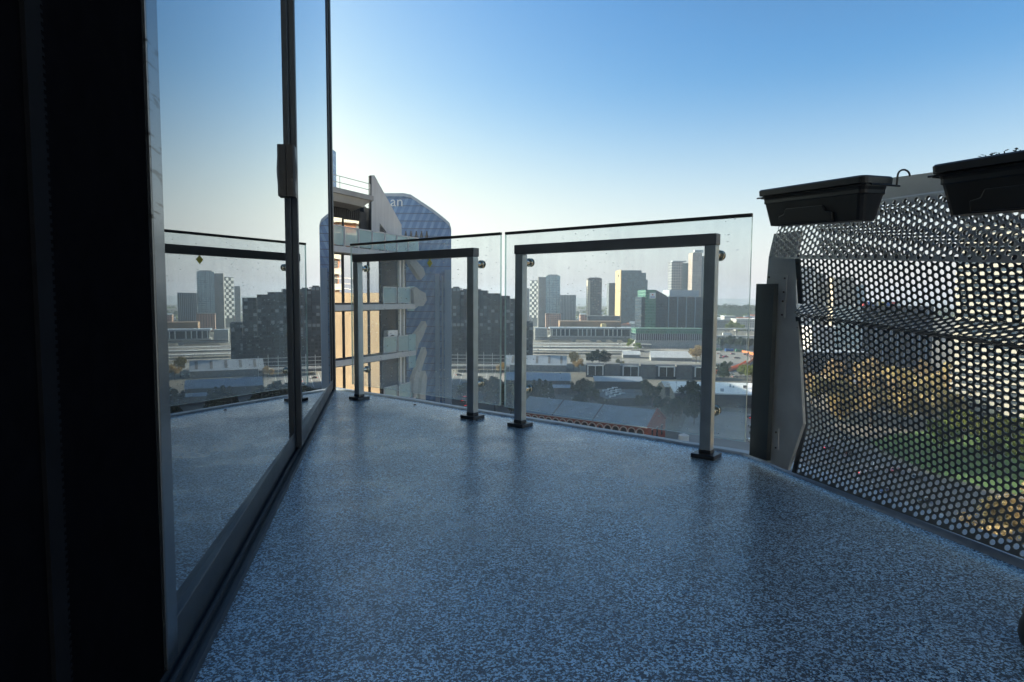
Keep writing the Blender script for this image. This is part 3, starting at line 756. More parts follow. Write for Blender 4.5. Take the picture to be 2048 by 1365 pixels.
for z in range(3, 90, 3):
    b = MB()
    for x in range(-72, -2, 6): b.box(x, x+2.6, 16.005, 16.05, z+.8, z+2.4)
    b.build('window_row', M['void'], pt, kind='stuff')

# ================================================================== FAR BUILDINGS
def W_(px, Y): return px/F*Y
def tower(name, label, x0, x1, ytop, Y, dep, mat, rotz=0, group=None, cat='tower', base=GZ, parts=()):
    p = at(x0, ytop, Y); w = (x1-x0)/F*Y; h = p.z-base
    th = thing(name, label, cat, (p.x, p.y, base), rotz, group)
    b = MB(); b.box(0, w, 0, dep, 0, h); b.build('wall', mat, th)
    return th, w, h
def addbox(th, nm, mat, *bx):
    b = MB()
    for q in bx: b.box(*q)
    return b.build(nm, mat, th)
# glass office tower behind the neighbour
def tower_glass():
    t = NT('blue_office_glass'); v = t.coord(); s_ = t.add('SeparateXYZ'); t.l.new(v, s_.inputs[0])
    dg = t.math('FRACT', t.math('DIVIDE', t.math('ADD', s_.outputs[0], t.math('MULTIPLY', s_.outputs[2], -.42)), 3.4))
    fl = t.math('LESS_THAN', t.math('FRACT', t.math('DIVIDE', s_.outputs[2], 3.55)), .07)
    st = t.math('LESS_THAN', dg, .42)
    cx = t.add('CombineXYZ'); t.l.new(t.math('FLOOR', t.math('DIVIDE', s_.outputs[0], 1.7)), cx.inputs[0]); t.l.new(t.math('FLOOR', t.math('DIVIDE', s_.outputs[2], 3.55)), cx.inputs[1])
    w = t.add('TexWhiteNoise'); w.noise_dimensions = '2D'; t.l.new(cx.outputs[0], w.inputs[0])
    c = t.mix(st, (.10, .21, .40), (.17, .31, .50)); c = t.mix(t.math('MULTIPLY', w.outputs[0], .4), c, (.05, .12, .25))
    c = t.mix(fl, c, (.03, .06, .12)); t.set(col=c, rough=.16); return t.mat
M['office'] = tower_glass(); M['office_line'] = plain('dark_floor_line', (.04, .08, .15), .4, 0, .1, .1)
OY = 300
op = at(770, 850, OY); oz = GZ
ot = thing('office_tower', 'blue glass office tower with a sloping rounded roofline behind the apartment block', 'tower', (op.x, OY, oz))
prof = [(740, 848), (740, 388), (808, 388), (822, 391), (836, 400), (866, 420), (888, 437), (899, 447), (902.5, 458), (903, 848)]
lo = [at(x, y, OY)-Vector((op.x, OY, oz)) for x, y in prof]
b = MB(); b.hull([(p.x, 0, p.z) for p in lo], [(p.x-7, 46, p.z) for p in lo]); b.build('wall', M['office'], ot)
b = MB(); top = lo[1:9]
for a, c in zip(top[:-1], top[1:]):
    b.hull([(a.x, -.5, a.z-1.2), (c.x, -.5, c.z-1.2), (c.x, -.5, c.z+.25), (a.x, -.5, a.z+.25)], [(a.x-7, 46.3, a.z-1.2), (c.x-7, 46.3, c.z-1.2), (c.x-7, 46.3, c.z+.25), (a.x-7, 46.3, a.z+.25)])
b.build('parapet', M['slabband'], ot)
def prof_x(z):
    xs = [0.0]; 
    for a, c in zip(lo[1:-1], lo[2:]):
        if (a.z-z)*(c.z-z) <= 0 and abs(a.z-c.z) > 1e-6: xs.append(a.x+(c.x-a.x)*(z-a.z)/(c.z-a.z))
    return max(xs)
for k in range(1, 33):
    z = k*3.55
    if z < lo[2].z-1.5: addbox(ot, 'floor_band', M['office_line'], (lo[0].x, prof_x(z)-.4, -.16, -.01, z-.11, z+.11))
M['col_pale'] = plain('pale_blue_column', (.22, .29, .36), .45, .1, .1, .05)
for x0, x1, y0 in ((871, 880, 548), (884, 887.5, 552), (890, 903.5, 540)):
    p0 = at(x0, y0, OY)-Vector((op.x, OY, oz)); p1 = at(x1, 846, OY)-Vector((op.x, OY, oz))
    addbox(ot, 'column', M['col_pale'], (p0.x, p1.x, -1.6, -.2, 0, p0.z))
fc = bpy.data.curves.new('sign', 'FONT'); fc.body = 'an'; fc.size = 6.6; fc.extrude = .15
fo = bpy.data.objects.new('tmp', fc); COL.objects.link(fo); dg_ = bpy.context.evaluated_depsgraph_get()
me = bpy.data.meshes.new_from_object(fo.evaluated_get(dg_)); bpy.data.objects.remove(fo)
sg = bpy.data.objects.new('sign_lettering', me); COL.objects.link(sg); me.materials.clear(); me.materials.append(M['white']); sg.parent = ot
pp = at(781, 413, OY)-Vector((op.x, OY, oz)); sg.location = (pp.x, -.4, pp.z); sg.rotation_euler = (R_(90), 0, 0)
# dark trapezoid openings
for i in range(5):
    p = at(808+i*10.5, 476, OY)-Vector((op.x, OY, oz)); b = MB(); b.hull([(p.x, -.2, p.z), (p.x+1.6, -.2, p.z), (p.x+1.1, -.2, p.z+3.2), (p.x+.7, -.2, p.z+3.2)], [(p.x, .1, p.z), (p.x+1.6, .1, p.z), (p.x+1.1, .1, p.z+3.2), (p.x+.7, .1, p.z+3.2)]); b.build('vent_opening', M['void'], ot)
b = MB(); d = at(859.5, 526.5, 40)-Vector((0, 0, 0)); r_ = .255
# yellow warning diamond on the rear face of the shorter glass panel
q = pl(859.5, 526.5, rp(0, GO+.014), NR); e1 = UR*.021; e2 = ZV*.024
b.hull([tuple(q-e1), tuple(q-e2), tuple(q+e1), tuple(q+e2)], [tuple(p_+NR*.001) for p_ in (q-e1, q-e2, q+e1, q+e2)])
tag(b.build('diamond_sticker', M['sticker']), 'small yellow diamond sticker on the shorter glass balustrade panel', 'sticker')
# slim blue tower far left
t_, w, h = tower('glass_tower', 'slim blue glass tower just showing beside the sliding door frame', 560, 648, 286, 420, 26, M['office'])
b = MB(); b.hull([(w-8, 0, h), (w, 0, h), (w-8, 0, h+4.5)], [(w-8, 26, h), (w, 26, h), (w-8, 26, h+4.5)]); b.box(0, w-8, 0, 26, h, h+4.5); b.build('crown', M['office'], t_)
M['darkblock'] = facade('dark_flats', (.045, .05, .055), (.06, .075, .085), 3.4, 3.1, .8, .8, .8, .12, .8, ((.26, .28, .29), .16))
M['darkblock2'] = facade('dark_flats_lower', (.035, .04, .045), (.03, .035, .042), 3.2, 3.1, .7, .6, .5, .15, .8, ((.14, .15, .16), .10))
BY = 560; p0 = at(860, 577, BY)
dbk = thing('dark_apartment_block', 'long dark apartment block with scattered pale window panels, stepping down to the right', 'building', (p0.x, BY, GZ))
def loc(x, y, Y, th): return at(x, y, Y)-Vector(th.location)
for x0, x1, yt, y0, dp in ((860, 920, 576, 0, 26), (920.3, 975, 581, 1, 26), (975.3, 1001, 587, 0, 26), (1001.3, 1020, 592, .6, 26), (1020.3, 1045, 598, 0, 24)):
    a = loc(x0, yt, BY, dbk); c = loc(x1, yt, BY, dbk); b = MB(); b.box(a.x, c.x, y0, dp, 26, a.z); b.build('upper_storeys', M['darkblock'], dbk)
a = loc(860, 700, BY, dbk); c = loc(1066, 645, BY, dbk)
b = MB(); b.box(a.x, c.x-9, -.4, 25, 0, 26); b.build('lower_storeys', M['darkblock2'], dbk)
b = MB(); b.box(c.x-9, c.x, 0, 22, 0, c.z); b.build('end_wing', M['darkblock'], dbk)
for x, y in ((905, 573.5), (925, 578), (950, 578.5)):
    a = loc(x, y, BY, dbk); addbox(dbk, 'roof_plant', M['concd'], (a.x, a.x+5, 6, 14, a.z-3, a.z))
# checker tower
CY = 1300
ct, w, h = tower('checkered_tower', 'tower with a white and dark checkerboard face, leftmost of the distant towers', 1060, 1082, 561, CY, 24, plain('dark_checker', (.06, .075, .09), .4, 0, .2, .1), R_(-38))
nr = 14
for r in range(nr):
    for c_ in range(4):
        if (r+c_) % 2: continue
        z = h-1-(r+1)*5.4; b = MB(); b.box(c_*w/4+.3, (c_+1)*w/4-.3, -.8, -.02, z, z+5.0); b.build('white_panel', M['white'], ct)
ct2, w2, h2 = tower('grey_tower', 'hazy grey slab tower just left of the checkerboard tower', 1049, 1059, 577, 1340, 20, M['conc'])
M['f_pale'] = facade('pale_tower_glass', (.50, .58, .60), (.26, .38, .42), 3.0, 3.4, .8, .7, .25)
M['f_grey'] = facade('grey_tower_glass', (.17, .19, .20), (.07, .09, .11), 2.4, 3.2, .55, .75, .5)
M['f_dark'] = facade('dark_tower_glass', (.14, .13, .125), (.04, .05, .06), 3.2, 3.2, .62, .6, .5, split=((.40, .30, .24), .07))
M['f_teal'] = facade('teal_tower_glass', (.07, .12, .14), (.05, .11, .14), 2.4, 3.6, .86, .8, .35)
M['f_green'] = facade('green_office_glass', (.10, .20, .16), (.06, .17, .13), 2.0, 3.6, .8, .72, .35)
M['f_office'] = facade('dark_office_glass', (.03, .045, .06), (.022, .04, .06), 2.2, 3.6, .86, .8, .4)
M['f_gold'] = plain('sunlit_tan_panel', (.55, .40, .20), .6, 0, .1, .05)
M['f_bronze'] = facade('bronze_tower_glass', (.46, .36, .30), (.34, .30, .28), 3.0, 3.6, .75, .6, .3)
M['f_pat'] = facade('patterned_tower', (.30, .30, .31), (.06, .07, .09), 5.5, 6.4, .6, .62, .5)
M['f_white'] = facade('white_flats', (.66, .63, .58), (.10, .10, .11), 4.2, 3.4, .6, .45, .4)
M['f_brick'] = facade('pink_flats', (.50, .32, .25), (.10, .09, .09), 4.0, 3.4, .5, .5, .4)
M['f_cream'] = facade('cream_flats', (.58, .50, .38), (.12, .11, .10), 4.0, 3.4, .45, .5, .4)
th, w, h = tower('glass_tower', 'pale teal glass tower with a stepped flat roof right of the checkerboard tower', 1092, 1120.5, 551.5, 1250, 30, M['f_pale'])
addbox(th, 'side_wing', plain('grey_core', (.24, .23, .22), .7, 0, .15, .05), (-15, -.1, -2, 28, 0, h-3)); addbox(th, 'roof_plant', M['conc'], (4, 24, 4, 26, h, h+2.2))
addbox(th, 'mullion', M['f_grey'], *[(w*k/4-.3, w*k/4+.3, -.5, -.05, 0, h) for k in range(1, 4)])
th, w, h = tower('striped_tower', 'short square tower with pale vertical fins between taller towers', 1121, 1151.5, 590.5, 1230, 30, M['f_grey'])
for k in range(11): addbox(th, 'fin', M['slabband'], (k*w/10-.4, k*w/10+.4, -.9, -.05, 0, h+(1.2 if k % 2 else .2)))
th, w, h = tower('round_tower', 'dark tower with a warm lit left edge and rooftop mast, in mid skyline', 1176.5, 1204, 557, 1220, 26, M['f_dark'])
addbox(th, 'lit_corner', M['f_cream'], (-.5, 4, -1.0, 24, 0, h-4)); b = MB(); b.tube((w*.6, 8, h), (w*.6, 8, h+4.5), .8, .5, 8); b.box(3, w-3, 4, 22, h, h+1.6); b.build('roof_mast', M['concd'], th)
th, w, h = tower('dark_tower', 'narrow dark tower left of the tower with the golden side', 1218, 1232, 566.5, 1400, 30, M['f_grey'])
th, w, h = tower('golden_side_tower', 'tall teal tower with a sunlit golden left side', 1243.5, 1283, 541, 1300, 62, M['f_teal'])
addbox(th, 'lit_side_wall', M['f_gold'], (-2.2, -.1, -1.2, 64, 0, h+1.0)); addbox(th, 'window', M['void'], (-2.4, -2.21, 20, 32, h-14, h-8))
addbox(th, 'stepped_wing', M['f_teal'], (w+.05, w+9.5, .6, 60, 0, h-5), (w+9.55, w+13.2, 1.2, 60, 0, h-19))
th, w, h = tower('patterned_tower', 'grey and dark patterned tower behind the dark office building', 1344, 1365, 524, 1500, 34, M['f_pat'])
addbox(th, 'glass_wing', M['f_teal'], (w+.05, w+20, .4, 34, 0, h-3)); addbox(th, 'roof_plant', M['slabband'], (3, w+10, 4, 26, h, h+2.6))
th, w, h = tower('bronze_tower', 'tall bronze pink tower with a white rooftop sign band beside the balustrade post', 1385.5, 1404, 505.5, 1450, 34, M['f_bronze'])
addbox(th, 'dark_side', M['f_office'], (w+.05, w+16, .4, 33, 0, h-8)); addbox(th, 'sign_band', M['white'], (3.5, w+3, -.6, 6, h, h+6)); addbox(th, 'sign_mark', M['concd'], *[(5+k*2.6, 6.4+k*2.6, -.75, -.62, h+1.6, h+4.4) for k in range(6)])
# dark office with pale columns, green glass end, logo board
OY2 = 800; p0 = at(1311, 594, OY2)
of = thing('dark_office_building', 'dark glass office block with pale vertical columns and a green glass end', 'building', (p0.x, OY2, GZ))
hh = p0.z-GZ; ww = (1412-1311)/F*OY2
addbox(of, 'wall', M['f_office'], (14.2, ww+4, 0, 50, 0, hh)); a = loc(1290, 580, OY2, of); c = loc(1311, 580, OY2, of)
addbox(of, 'green_end', M['f_green'], (a.x, c.x, -4, 46, 0, a.z)); 
b = MB(); e_ = loc(1340, 580, OY2, of); b.hull([(c.x+.05, -2, 0), (14.1, -1, 0), (14.1, -1, hh+1.2), (c.x+.05, -2, a.z)], [(c.x+.05, 48, 0), (14.1, 48, 0), (14.1, 48, hh+1.2), (c.x+.05, 48, a.z)]); b.build('angled_wing', M['f_office'], of)
for x in (1337.5, 1355.5, 1373, 1390.5, 1408): q_ = loc(x, 594, OY2, of); addbox(of, 'column', M['col_pale'], (q_.x-.55, q_.x+.55, -1.2, -.02, 16, hh-.3))
q0 = loc(1341, 580.5, OY2, of); q1 = loc(1400.5, 594, OY2, of); addbox(of, 'roof_block', M['slabband'], (q0.x, q1.x, 5, 40, q1.z, q0.z))
addbox(of, 'dark_wing', M['f_office'], (a.x-4.5, a.x-.1, -2, 40, 0, a.z-9))
s0 = loc(1298, 586, OY2, of); s1 = loc(1309.5, 597.5, OY2, of)
sb = addbox(of, 'sign_board', M['white'], (s0.x, s1.x, -4.6, -4.05, s1.z, s0.z))
cx_ = (s0.x+s1.x)/2; addbox(sb, 'logo_mark', M['red'], (cx_-.9, cx_+.9, -4.75, -4.61, s1.z+3.9, s1.z+5.6)); addbox(sb, 'logo_word', M['blue'], *[(s0.x+.9+k*1.45, s0.x+1.9+k*1.45, -4.75, -4.61, s1.z+.9, s1.z+2.7) for k in range(4)])
# podium of that office
PY = 755; p0 = at(1272, 657.5, PY); pd = thing('office_podium', 'low podium with a green glass strip in front of the dark office building', 'building', (p0.x, PY, GZ)); w = (1425-1272)/F*PY
zt = p0.z-GZ; zz = lambda y: (at(1272, y, PY)).z-GZ
addbox(pd, 'green_strip', M['f_green'], (0, w, 0, 30, zz(668), zt)); addbox(pd, 'window_band', M['f_office'], (0, w, .6, 30, zz(681), zz(668.1))); addbox(pd, 'base_wall', M['conc'], (-1, w, -.8, 31, 0, zz(681.1)))
addbox(pd, 'mullion', M['slabband'], *[(k*2.6, k*2.6+.5, -.1, .58, zz(681), zz(668.1)) for k in range(36)])
# long station building with columns
SY = 900; p0 = at(1102, 656, SY); stn = thing('station_building', 'long low white building with a row of columns across the middle distance', 'building', (p0.x, SY, GZ)); w = (1276-1102)/F*SY
zz = lambda y: at(1102, y, SY).z-GZ
addbox(stn, 'roof', M['slabband'], (-2, w, -2, 26, zz(658.5), zz(655.5))); addbox(stn, 'glass_wall', M['f_office'], (0, w, 3, 24, zz(672), zz(658.6))); addbox(stn, 'base', M['conc'], (-2, w+3, -1.5, 26, 0, zz(672.1)))
for k in range(20):
    if k in (5, 11, 17): continue
    addbox(stn, 'column', M['white'], (k*w/20+1, k*w/20+2.3, -.6, .8, zz(672.05), zz(658.6)))
addbox(stn, 'end_block', M['col_pale'], (w-8, w-.1, -1.2, 2.8, zz(672.05), zz(658.6)))
# other middle-distance buildings
def block(name, label, x0, x1, y0, y1, dep, mat, roof=None, cat='building', base=None, group=None, Y=None):
    Y = Y or gr(x0, y1).y; p = at(x0, y0, Y); w = (x1-x0)/F*Y
    th = thing(name, label, cat, (p.x, Y, GZ), 0, group); h = p.z-GZ
    addbox(th, 'wall', mat, (0, w, 0, dep, 0, h))
    if roof: addbox(th, 'roof', roof, (-.4, w+.4, -.4, dep+.4, h+.01, h+.6))
    return th, w, h
block('brown_hall', 'long low brown roofed hall behind the row of columns', 1120, 1242, 643, 661, 40, plain('brown_sheet', (.27, .17, .10), .7, 0, .15, .05), None, Y=1080)
block('lit_box_building', 'small bright yellow lit box on the brown hall roof line', 1203, 1213, 648, 656, 10, plain('yellow_lit_wall', (.78, .62, .32), .6, 0, .05, .2), Y=1060)
block('grey_block', 'plain pale grey block left of the row of columns', 1070, 1094, 657.5, 675, 18, M['conc'], M['slabband'], Y=880)
block('pink_flats', 'small pink block of flats beneath the round tower', 1161, 1174, 630, 650, 20, M['f_brick'], M['conc'], Y=1120)
block('terracotta_block', 'terracotta coloured low block left of the striped tower', 1092, 1122, 628, 650, 20, M['f_brick'], M['concd'], Y=1150)
block('grey_offices', 'dark grey office block at the foot of the round tower', 1176, 1240, 633, 660, 24, M['f_grey'], M['concd'], Y=1130)
block('white_offices', 'white office block with two rows of windows right of the post', 1473, 1560, 639, 664, 30, M['f_white'], M['white'], Y=1150)
block('white_offices', 'long white office block standing just left of the steel post', 1449, 1472, 633, 655, 24, M['f_white'], M['white'], Y=1350)
block('dark_shed', 'dark low shed left of the white offices', 1433, 1460, 641, 662, 20, M['f_grey'], M['greyroof'], Y=1180)
# elevated road with wedge piers
EY = 850; p0 = at(1070, 676, EY); ev = thing('elevated_road', 'elevated concrete road on wedge shaped piers below the row of columns', 'bridge', (p0.x, EY, GZ)); w = (1290-1070)/F*EY
zz = lambda y: at(1070, y, EY).z-GZ
addbox(ev, 'deck', M['conc'], (0, w, -3, 10, zz(678), zz(675.2))); addbox(ev, 'parapet', M['concd'], (0, w, -3.3, -3.02, zz(676.6), zz(674.3)))
for x, k in ((1146, 6), (1186, 7), (1206, 6), (1228, 6), (1250, 7), (1262, 5), (1281, 6)):
    q_ = loc(x, 680, EY, ev); b = MB(); b.hull([(q_.x-k, -2, zz(678.1)), (q_.x+k*.6, -2, zz(678.1)), (q_.x+k*.6, -2, 0), (q_.x-k*.1, -2, 0)], [(q_.x-k, 2, zz(678.1)), (q_.x+k*.6, 2, zz(678.1)), (q_.x+k*.6, 2, 0), (q_.x-k*.1, 2, 0)]); b.build('pier', M['conc'], ev)
# platform canopies
M['canopy'] = plain('pale_canopy_roof', (.58, .57, .53), .6, 0, .25, .08)
for i, (x0, x1, y0, y1, lab) in enumerate(((1064, 1300, 686.5, 691, 'long pale platform canopy farthest back in the rail yard'), (1060, 1285, 692.5, 697, 'long pale platform canopy in the middle of the rail yard'), (1056, 1262, 699.5, 703, 'long pale platform canopy nearest the blue grey shed'))):
    Y = gr(x0, y1+4).y; p = at(x0, y0, Y); w = (x1-x0)/F*Y; th = thing('platform_canopy', lab, 'canopy', (p.x, Y, GZ), R_(-3), 'platform canopies'); h = p.z-GZ
    addbox(th, 'roof', M['canopy'], (0, w, -5, 4, h-.5, h)); 
    for k in range(12): addbox(th, 'post', M['pole'], (k*w/12+2, k*w/12+2.4, -.2, .2, 0, h-.51))
    addbox(th, 'platform', M['gravel'], (0, w, -6, 5, 0.05, 1.0))
for i in range(9):
    y = 684+i*2.9; pts = [gr(1030, y), gr(1330, y+5), gr(1330, y+5.7), gr(1030, y+.7)]
    sheet('rail_track', pts, GZ+.20+.01*i, M['concd'])
pxsheet('rail_yard', [(900, 680), (1440, 690), (1440, 716), (900, 708)], M['gravel'], .08)
pxsheet('service_road', [(900, 711), (1430, 722), (1430, 735), (900, 722)], M['paving'], .10)
# sheds with gable roofs
def gable(name, label, corner, rot, L, D, he, hr, wall, roof, cat='shed', group=None, skylights=0):
    th = thing(name, label, cat, corner, rot, group)
    b = MB(); b.hull([(0, 0, 0), (0, D, 0), (0, D, he), (0, D/2, hr), (0, 0, he)], [(L, 0, 0), (L, D, 0), (L, D, he), (L, D/2, hr), (L, 0, he)]); b.build('wall', wall, th)
    b = MB(); o_ = .5; n = (hr-he)/(D/2)
    for s_ in (0, 1):
        y0, y1 = (-o_, D/2) if s_ == 0 else (D+o_, D/2); z0 = he-n*o_+.05
        b.hull([(-o_, y0, z0), (L+o_, y0, z0), (L+o_, y1, hr+.05), (-o_, y1, hr+.05)], [(-o_, y0, z0+.25), (L+o_, y0, z0+.25), (L+o_, y1, hr+.3), (-o_, y1, hr+.3)])
    b.build('roof', roof, th)
    for k in range(skylights):
        x = L*(k+.5)/skylights; b = MB(); f = lambda y: he+n*y+.33; b.hull([(x, 2, f(2)), (x+2, 2, f(2)), (x+2, D/2-1, f(D/2-1)), (x, D/2-1, f(D/2-1))], [(x, 2, f(2)+.06), (x+2, 2, f(2)+.06), (x+2, D/2-1, f(D/2-1)+.06), (x, D/2-1, f(D/2-1)+.06)]); b.build('skylight', M['concd'], th)
    return th
def gp(x, y): p = gr(x, y); return (p.x, p.y, GZ)
gable('white_shed', 'smaller bright white roofed shed in the rail yard', gp(1246, 716), R_(-4), 17, 11, 3.2, 6.4, M['conc'], M['whiteroof'])
gable('white_shed', 'larger bright white roofed shed in the rail yard', gp(1302, 722), R_(-7), 38, 15, 3.4, 8.6, M['conc'], M['whiteroof'])
gable('grey_shed', 'long blue grey roofed shed with dark skylights behind the third post', gp(1010, 742), R_(-4), 50, 26, 5, 11.5, M['conc'], M['greyroof'], skylights=5)
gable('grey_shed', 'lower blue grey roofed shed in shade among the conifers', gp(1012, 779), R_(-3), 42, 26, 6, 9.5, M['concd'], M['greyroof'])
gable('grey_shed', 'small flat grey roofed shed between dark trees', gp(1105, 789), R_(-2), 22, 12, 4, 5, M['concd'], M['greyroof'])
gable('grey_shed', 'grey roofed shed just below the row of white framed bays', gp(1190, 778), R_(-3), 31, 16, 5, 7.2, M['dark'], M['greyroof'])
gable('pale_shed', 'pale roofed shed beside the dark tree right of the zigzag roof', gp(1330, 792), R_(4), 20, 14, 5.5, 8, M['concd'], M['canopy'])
# row of white framed bays
RY = 474; p0 = at(1172, 729, RY); rb = thing('framed_bay_building', 'long low dark building with a row of white framed window bays', 'building', (p0.x, RY, GZ), R_(-7)); w = (1412-1172)/F*RY*1.02
zz = lambda y: at(1172, y, RY).z-GZ
addbox(rb, 'wall', M['dark'], (0, w, 0, 18, 0, zz(731)))
bw_ = w/7.0
for k in range(7):
    x = k*bw_+1
    if k in (1, 3, 5): addbox(rb, 'raised_bay', M['concd'], (x, x+bw_-2, -1.2, 8, 0, zz(727)))
    else:
        fr = addbox(rb, 'bay_frame', M['white'], (x, x+.9, -1.0, 0, zz(750), zz(730.5)), (x+bw_-1.9, x+bw_-1, -1.0, 0, zz(750), zz(730.5)), (x, x+bw_-1, -1.0, 0, zz(732), zz(730.4)), (x+(bw_-1)/2-.2, x+(bw_-1)/2+.2, -.8, 0, zz(750), zz(732)))
        addbox(fr, 'pane', M['carglass'], (x+.9, x+bw_-1.9, -.5, -.05, zz(750), zz(732)))
# zigzag roof
ZS = 1.7
zg = thing('zigzag_roof', 'dark roof with white zigzag edges in the shaded yard', 'roof', gp(1218, 812), R_(10))
for r in range(4):
    base = Vector((1.5*r+(-1 if r % 2 else 0), r*7.5, 4.5)); pts = [base]
    for k in range(6):
        pts.append(pts[-1]+(Vector((3.4, .2, 0)) if k % 2 else Vector((1.3, 4.6, 0))))
    b = MB()
    for a, c in zip(pts[:-1], pts[1:]):
        n_ = Vector((.35, -.9, 0)) if abs((c-a).y) < 1 else Vector((.9, -.2, 0))
        b.hull([tuple(a), tuple(c), tuple(c+n_), tuple(a+n_)], [tuple(p_+Vector((0, 0, .5))) for p_ in (a, c, c+n_, a+n_)])
    b.build('white_edge', M['white'], zg)
addbox(zg, 'deck', M['dark'], (-3, 24, -3, 30, 0, 4.45))
# red brick arcade building
c0 = Vector((55.5, 253, GZ)); c1 = Vector((6.4, 286, GZ)); dv = (c0-c1).normalized(); ln = 63.0
bb = thing('brick_arcade_building', 'long red brick building with stone trimmed arches and a grey pitched roof', 'building', c0-dv*ln, math.atan2(dv.y, dv.x))
D_, he, hr = 20.0, 8.0, 13.2
b = MB(); b.hull([(0, 0, 0), (0, D_, 0), (0, D_, he), (0, D_/2, hr), (0, 0, he)], [(ln, 0, 0), (ln, D_, 0), (ln, D_, he), (ln, D_/2, hr), (ln, 0, he)]); b.build('wall', M['brick'], bb)
n_ = (hr-he)/(D_/2)
M['slate'] = plain('slate_roof', (.20, .26, .30), .6, 0, .18, .25)
for s_ in (0, 1):
    y0, y1 = (-.7, D_/2) if s_ == 0 else (D_+.7, D_/2); z0 = he-n_*.7+.06
    b = MB(); b.hull([(-.4, y0, z0), (ln-.5, y0, z0), (ln-.5, y1, hr+.06), (-.4, y1, hr+.06)], [(-.4, y0, z0+.2), (ln-.5, y0, z0+.2), (ln-.5, y1, hr+.26), (-.4, y1, hr+.26)]); b.build('roof', M['slate'], bb)
for x in (18, 38): 
    b = MB(); f = lambda y: he+n_*y+.27; b.hull([(x, -.6, f(-.6)), (x+.5, -.6, f(-.6)), (x+.5, D_/2, f(D_/2)), (x, D_/2, f(D_/2))], [(x, -.6, f(-.6)+.12), (x+.5, -.6, f(-.6)+.12), (x+.5, D_/2, f(D_/2)+.12), (x, D_/2, f(D_/2)+.12)]); b.build('roof_seam', M['bolt'], bb)
addbox(bb, 'gutter', M['trim'], (-.3, ln, -.95, -.72, he-.45, he-.15)); addbox(bb, 'string_course', M['trim'], (0, ln+.06, -.06, -.005, 3.55, 3.75))
pitch = 3.62
for k in range(17):
    x = ln-3.4-k*pitch; narrow = k in (5, 10, 15); r_ = .75 if narrow else 1.2; zc = 5.2
    an = [R_(a) for a in range(0, 181, 15)]
    A = [(x-r_, -.02, 1.2)]+[(x-r_*math.cos(a), -.02, zc+r_*math.sin(a)) for a in an]+[(x+r_, -.02, 1.2)]
    b = MB(); b.hull(A, [(p_[0], .3, p_[2]) for p_ in A]); win = b.build('arched_window', M['void'], bb)
    R1, R2 = 1.45, 1.80; b = MB()
    for a, c in zip(an[:-1], an[1:]):
        q4 = [(x-R1*math.cos(a), zc+R1*math.sin(a)), (x-R1*math.cos(c), zc+R1*math.sin(c)), (x-R2*math.cos(c), zc+R2*math.sin(c)), (x-R2*math.cos(a), zc+R2*math.sin(a))]
        b.hull([(p_[0], -.16, p_[1]) for p_ in q4], [(p_[0], -.021, p_[1]) for p_ in q4])
    b.box(x-1.8, x-1.45, -.16, -.021, zc-.45, zc-.02); b.box(x+1.45, x+1.8, -.16, -.021, zc-.45, zc-.02); b.build('arch_trim', M['trim'], win)
for k in range(3):
    y = 4+k*5.4; w_ = addbox(bb, 'gable_window', M['void'], (ln-.2, ln+.03, y, y+1.8, 2, 6)); addbox(w_, 'lintel', M['trim'], (ln+.005, ln+.1, y-.2, y+2, 6.05, 6.4))
b = MB(); b.hull([(ln-.2, -.3, he), (ln+.35, -.3, he), (ln+.35, D_/2, hr+.7), (ln-.2, D_/2, hr+.7)], [(ln-.2, -.3, he+.5), (ln+.35, -.3, he+.5), (ln+.35, D_/2, hr+1.1), (ln-.2, D_/2, hr+1.1)])
b.hull([(ln-.2, D_+.3, he), (ln+.35, D_+.3, he), (ln+.35, D_/2+.01, hr+.7), (ln-.2, D_/2+.01, hr+.7)], [(ln-.2, D_+.3, he+.5), (ln+.35, D_+.3, he+.5), (ln+.35, D_/2+.01, hr+1.1), (ln-.2, D_/2+.01, hr+1.1)]); b.build('gable_coping', M['brick'], bb)
tk = gr(1367, 893); b = MB(); b.tube((0, 0, 0), (0, 0, 4.6), 2.1, n=20); b.tube((0, 0, 4.6), (0, 0, 5.3), 2.1, .4, 20); o = b.build('water_tank', M['canopy']); o.location = (tk.x, tk.y, GZ); tag(o, 'round pale water tank in the yard beside the red brick gable', 'tank')
# pale roofed hall right of the fourth post
q0 = gr(1438, 815); hl = thing('louvred_hall', 'low hall with a bright pale roof and dark louvred front right of the balustrade', 'building', (q0.x, q0.y, GZ), R_(-10))
addbox(hl, 'wall', M['concd'], (-24, 34, 0, 46, 0, 7.2)); addbox(hl, 'roof', M['whiteroof'], (-24.5, 34.5, -.6, 47, 7.22, 7.9))
for k in range(9): addbox(hl, 'louvre', M['dark'], (-22, 33, -.35, -.02, .8+k*.7, 1.15+k*.7))
pxsheet('forecourt', [(1380, 818), (1520, 830), (1530, 912), (1340, 912)], M['paving'], .13)
# gantry frame in front of the dark flats
GY = 500; p0 = at(898, 704, GY); gt = thing('white_gantry', 'white post and rail frame in front of the dark apartment block', 'fence', (p0.x, GY, GZ)); w = (1020-898)/F*GY; zz = lambda y: at(898, y, GY).z-GZ
for y in (710, 717, 724, 730.5): addbox(gt, 'rail', M['white'], (0, w, -.1, .1, zz(y+.9), zz(y)))
for k in range(8): addbox(gt, 'post', M['white'], (k*w/7-.2, k*w/7+.2, .12, .5, 0, zz(704+(k % 2)*2)))
addbox(gt, 'deck', M['concd'], (0, w, .6, 20, zz(738), zz(733)))
pxsheet('car_park', [(880, 738), (1010, 742), (1010, 772), (880, 770)], M['paving'], .11)
for i in range(7):
    a = gr(895+i*16, 741); c = gr(885+i*17, 768); n2_ = Vector((.18, 0, 0)); sheet('bay_marking', [a-n2_, a+n2_, c+n2_, c-n2_], GZ+.16, M['mark'])
